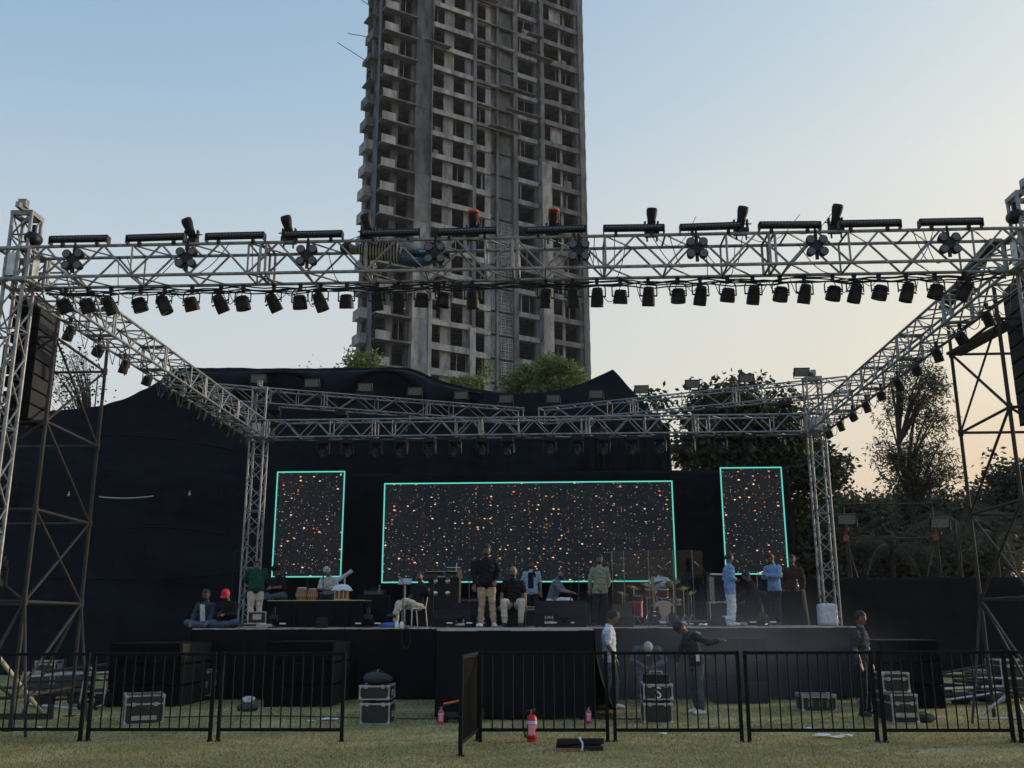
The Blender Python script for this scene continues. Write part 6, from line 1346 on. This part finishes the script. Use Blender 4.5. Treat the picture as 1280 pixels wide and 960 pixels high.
# ============================================================ TREES
def tree(name, label, base, H_, crown, nleaf, leaf, m_, seed, trunk_r=.2, branches=26, droop=.0, sub=5, clump=.6, bare=False, lean=(0, 0), grp='trees behind the stage', long=1.0):
    """crown: list of (dx, dy, z, rx, ry, rz) ellipsoids relative to the base; limbs grow from the trunk to points inside them and leaf sprays sit round the twig ends"""
    rnd = random.Random(seed); r = thing(name, label, 'tree', base, 0, grp); B = Vector((0, 0, 0)); topz = max(c_[2] for c_ in crown)
    b = MB(); T = []; n = 8; x, y = 0, 0
    for i in range(n+1): T.append(Vector((lean[0]*i/n+.12*noise.noise(Vector((i*.6, seed, 0))), lean[1]*i/n, topz*.95*i/n)))
    for i in range(n): b.tube(T[i], T[i+1], trunk_r*(1-.8*i/n), 8, trunk_r*(1-.8*(i+1)/n), False)
    b.build('trunk', 'bark', r)
    b = MB(); tips = []
    wts = [c_[3]*c_[4]*c_[5] for c_ in crown]
    for k in range(branches):
        c_ = rnd.choices(crown, wts)[0]
        while 1:
            q = Vector((rnd.uniform(-1, 1), rnd.uniform(-1, 1), rnd.uniform(-1, 1)))
            if .35 < q.length < 1: break
        e = Vector((c_[0]+q.x*c_[3], c_[1]+q.y*c_[4], c_[2]+q.z*c_[5])); t_ = max(.12, min(.95, (e.z-(e-T[n//2]).length*.35)/topz)); s_ = T[0].lerp(T[-1], t_) if False else T[min(n, int(t_*n))]
        m1 = s_.lerp(e, .5)+Vector((0, 0, (e-s_).length*.1))-Vector((0, 0, droop*.3)); rr = trunk_r*.35
        b.tube(s_, m1, rr, 6, rr*.6, False); b.tube(m1, e, rr*.6, 5, rr*.2, False); tips.append(e)
        for j in range(sub):
            q = Vector((rnd.gauss(0, 1), rnd.gauss(0, 1), rnd.gauss(0, .8)-droop)).normalized()*rnd.uniform(.3, 1.)*clump*1.6; st = m1.lerp(e, rnd.uniform(.3, 1)); tt = st+q; b.tube(st, tt, rr*.22, 4, rr*.07, False); tips.append(tt)
            for q2 in range(2 if bare else 0):
                u_ = tt+Vector((rnd.gauss(0, 1), rnd.gauss(0, 1), rnd.gauss(0, 1))).normalized()*clump*.8; b.tube(tt, u_, rr*.1, 3, rr*.04, False); tips.append(u_)
    b.build('branches', 'bark', r)
    if nleaf:
        g = MB(); vs = g.v; per = max(1, nleaf//len(tips))
        for tp in tips:
            dens = rnd.uniform(.35, 1.6)
            for j in range(int(per*dens)):
                while 1:
                    q = Vector((rnd.uniform(-1, 1), rnd.uniform(-1, 1), rnd.uniform(-1, 1)))
                    if q.length < 1: break
                p = tp+Vector((q.x, q.y, q.z*.75-droop*abs(q.x)))*clump
                a = Vector((rnd.gauss(0, 1), rnd.gauss(0, 1), rnd.gauss(0, .7)-droop*1.5)).normalized(); s = leaf*rnd.uniform(.6, 1.3); c2 = a.orthogonal().normalized(); c2.rotate(Matrix.Rotation(rnd.uniform(0, 6.28), 3, a))
                o = len(vs); vs.append(p); vs.append(p+a*s*.5+c2*s*.28/long); vs.append(p+a*s*long); vs.append(p+a*s*.5-c2*s*.28/long); g.f.append((o, o+1, o+2, o+3))
        g.mi = [0]*len(g.f); g.sm = [False]*len(g.f); g.build('crown', m_, r)
    return r
def tr(name, label, Y, px, crown_px, nleaf, leaf, m_, seed, dep=.8, **k):
    """crown_px: (px, py, half width px, half height px)"""
    bx = at(px, 760, Y=Y).x; cr = []
    for cx, cy, hw, hh in crown_px:
        c_ = at(cx, cy, Y=Y); w_ = at(cx+hw, cy, Y=Y).x-c_.x; h_ = at(cx, cy-hh, Y=Y).z-c_.z; cr.append((c_.x-bx, random.Random(seed+cx).uniform(-.3, .3)*w_, c_.z, w_, w_*dep, h_))
    return tree(name, label, (bx, Y, 0), 0, cr, nleaf, leaf, m_, seed, **k)
tr('broadleaf_tree', 'large dark broadleaf tree spreading behind the right LED screen', 40, 935, [(830, 505, 38, 28), (900, 505, 60, 24), (955, 510, 50, 26), (880, 560, 55, 30), (960, 560, 62, 38), (1030, 565, 42, 22), (1005, 610, 38, 26), (1045, 585, 28, 14), (850, 565, 20, 30), (980, 640, 32, 24)], 24000, .26, 'leafdark', 3, trunk_r=.32, branches=64, clump=.72)
tr('eucalyptus_tree', 'tall slender open tree rising against the sunset glow at right', 44, 1164, [(1140, 455, 30, 26), (1165, 470, 24, 28), (1125, 500, 32, 24), (1160, 520, 34, 34), (1135, 560, 36, 26), (1170, 580, 34, 30), (1190, 600, 26, 24), (1150, 600, 30, 20)], 12000, .15, 'leafhazyolive', 8, trunk_r=.2, branches=46, clump=.55, droop=.35, long=1.4, lean=(-.8, 0))
tr('bushy_tree', 'rounded dark tree at the far right behind the scaffold', 46, 1262, [(1262, 630, 50, 45), (1240, 660, 50, 40), (1310, 620, 50, 50)], 16000, .26, 'leafhazyolive', 11, branches=50, clump=.9)
tr('bushy_tree', 'hazy round tree above the goalpost left of the slender tree', 52, 1125, [(1130, 650, 50, 34), (1165, 660, 40, 30), (1100, 670, 36, 30)], 16000, .3, 'leafhazyolive', 12, branches=50, clump=.95)
tr('bushy_tree', 'low dark tree between back right tower and goalpost', 48, 1062, [(1065, 665, 42, 34), (1030, 680, 34, 34), (1088, 655, 26, 20)], 14000, .28, 'leafhazyolive', 13, branches=46, clump=.9)
tr('bushy_tree', 'dark tree filling the gap beneath the slender tree', 50, 1200, [(1200, 665, 46, 42), (1175, 690, 44, 34)], 14000, .28, 'leafhazyolive', 14, branches=46, clump=.9)
tr('bushy_tree', 'shadowy shrub tree just over the cloth fence by the right screen', 42, 1008, [(1005, 690, 34, 34), (1040, 705, 34, 26)], 11000, .26, 'leafhazyolive', 15, branches=36, clump=.8)
tr('bushy_tree', 'low shrub tree behind the goalpost braces', 43, 1120, [(1110, 700, 50, 26), (1160, 705, 50, 24), (1225, 705, 50, 26)], 13000, .26, 'leafhazyolive', 16, branches=44, clump=.85)
tr('bare_tree', 'thin sparse tree seen past the left line array', 50, 92, [(88, 470, 24, 44), (98, 450, 18, 26), (80, 495, 20, 20)], 1100, .2, 'leafdark', 21, branches=34, clump=.7, bare=True, trunk_r=.14)
tr('green_tree', 'bright green tree before the tower above the tent dip', 62, 655, [(655, 480, 18, 16), (668, 470, 16, 14)], 6500, .28, 'leafgreen', 31, branches=26, clump=.7, sub=4)
tr('green_tree', 'second bright green tree nearer the tower right corner', 60, 700, [(692, 468, 22, 18), (715, 472, 16, 14), (700, 486, 28, 14)], 8500, .28, 'leafgreen', 32, branches=30, clump=.75, sub=4)
tr('green_tree', 'small green treetop at the left foot of the tower', 64, 455, [(455, 458, 18, 10)], 3000, .28, 'leafgreen', 33, branches=14, clump=.7, sub=4)
tr('green_tree', 'low green treetop peeping over the tent between tower pillars', 64, 585, [(585, 478, 20, 7)], 2200, .28, 'leafgreen', 34, branches=12, clump=.6, sub=4)
tr('bare_tree', 'tiny dry treetop showing over the tent left of the tower', 60, 396, [(396, 462, 12, 6)], 160, .2, 'leafdark', 35, branches=10, clump=.5, bare=True, trunk_r=.1)
def palm(label, px, py, Y, seed):
    rnd = random.Random(seed); c_ = at(px, py, Y=Y); r = thing('palm_tree', label, 'tree', (c_.x, Y, 0), 0, 'palms beyond the cloth fence'); b = MB()
    b.tube((0, 0, 0), (.15, 0, c_.z), .14, 8, .1); b.build('trunk', 'bark', r); b = MB()
    for k in range(16):
        a = 2*pi*k/16+rnd.uniform(-.2, .2); L = rnd.uniform(2, 2.8); e = rnd.uniform(.1, 1.1); P_ = []
        for i in range(11): t = i/10; P_.append(Vector((.15+cos(a)*L*t, sin(a)*L*t, c_.z+e*L*t*.8-1.4*L*t*t*.6)))
        for i in range(10):
            b.tube(P_[i], P_[i+1], .018, 4, .014, False); d = (P_[i+1]-P_[i]).normalized(); s_ = d.cross(Vector((0, 0, 1))).normalized()
            for j in range(3):
                q = P_[i].lerp(P_[i+1], j/3); ll = .5*sin(pi*min(1, .15+(i+j/3)/11))
                for sg in (-1, 1): e_ = q+s_*sg*ll*.8+d*ll*.5-Vector((0, 0, ll*.55)); b.add([q-d*.02, q+d*.02, e_], [(0, 1, 2)])
    b.build('crown', 'leafhazyolive', r)
palm('short palm with drooping fronds behind the goalpost right post', 1190, 650, 39, 1); palm('short palm with drooping fronds behind the right scaffold', 1238, 668, 38, 2); palm('low palm with drooping fronds behind the middle of the goalpost', 1110, 685, 40, 3)
# ============================================================ HAZE (evening air; the sky lies outside it)
def haze():
    mt = bpy.data.materials.new('haze'); mt.use_nodes = True; n = mt.node_tree.nodes; l = mt.node_tree.links; n.remove(n['Principled BSDF'])
    v = n.new('ShaderNodeVolumePrincipled'); v.inputs['Color'].default_value = (.88, .9, .92, 1); v.inputs['Density'].default_value = HAZE; l.new(v.outputs[0], n['Material Output'].inputs['Volume'])
    c = MB(); c.box((0, 95, 52), (506, 316, 106)); o = c.build('haze', mt); tag(o, 'pale evening haze filling the air round the venue', 'haze', None, 'stuff')
HAZE = .0002
haze()
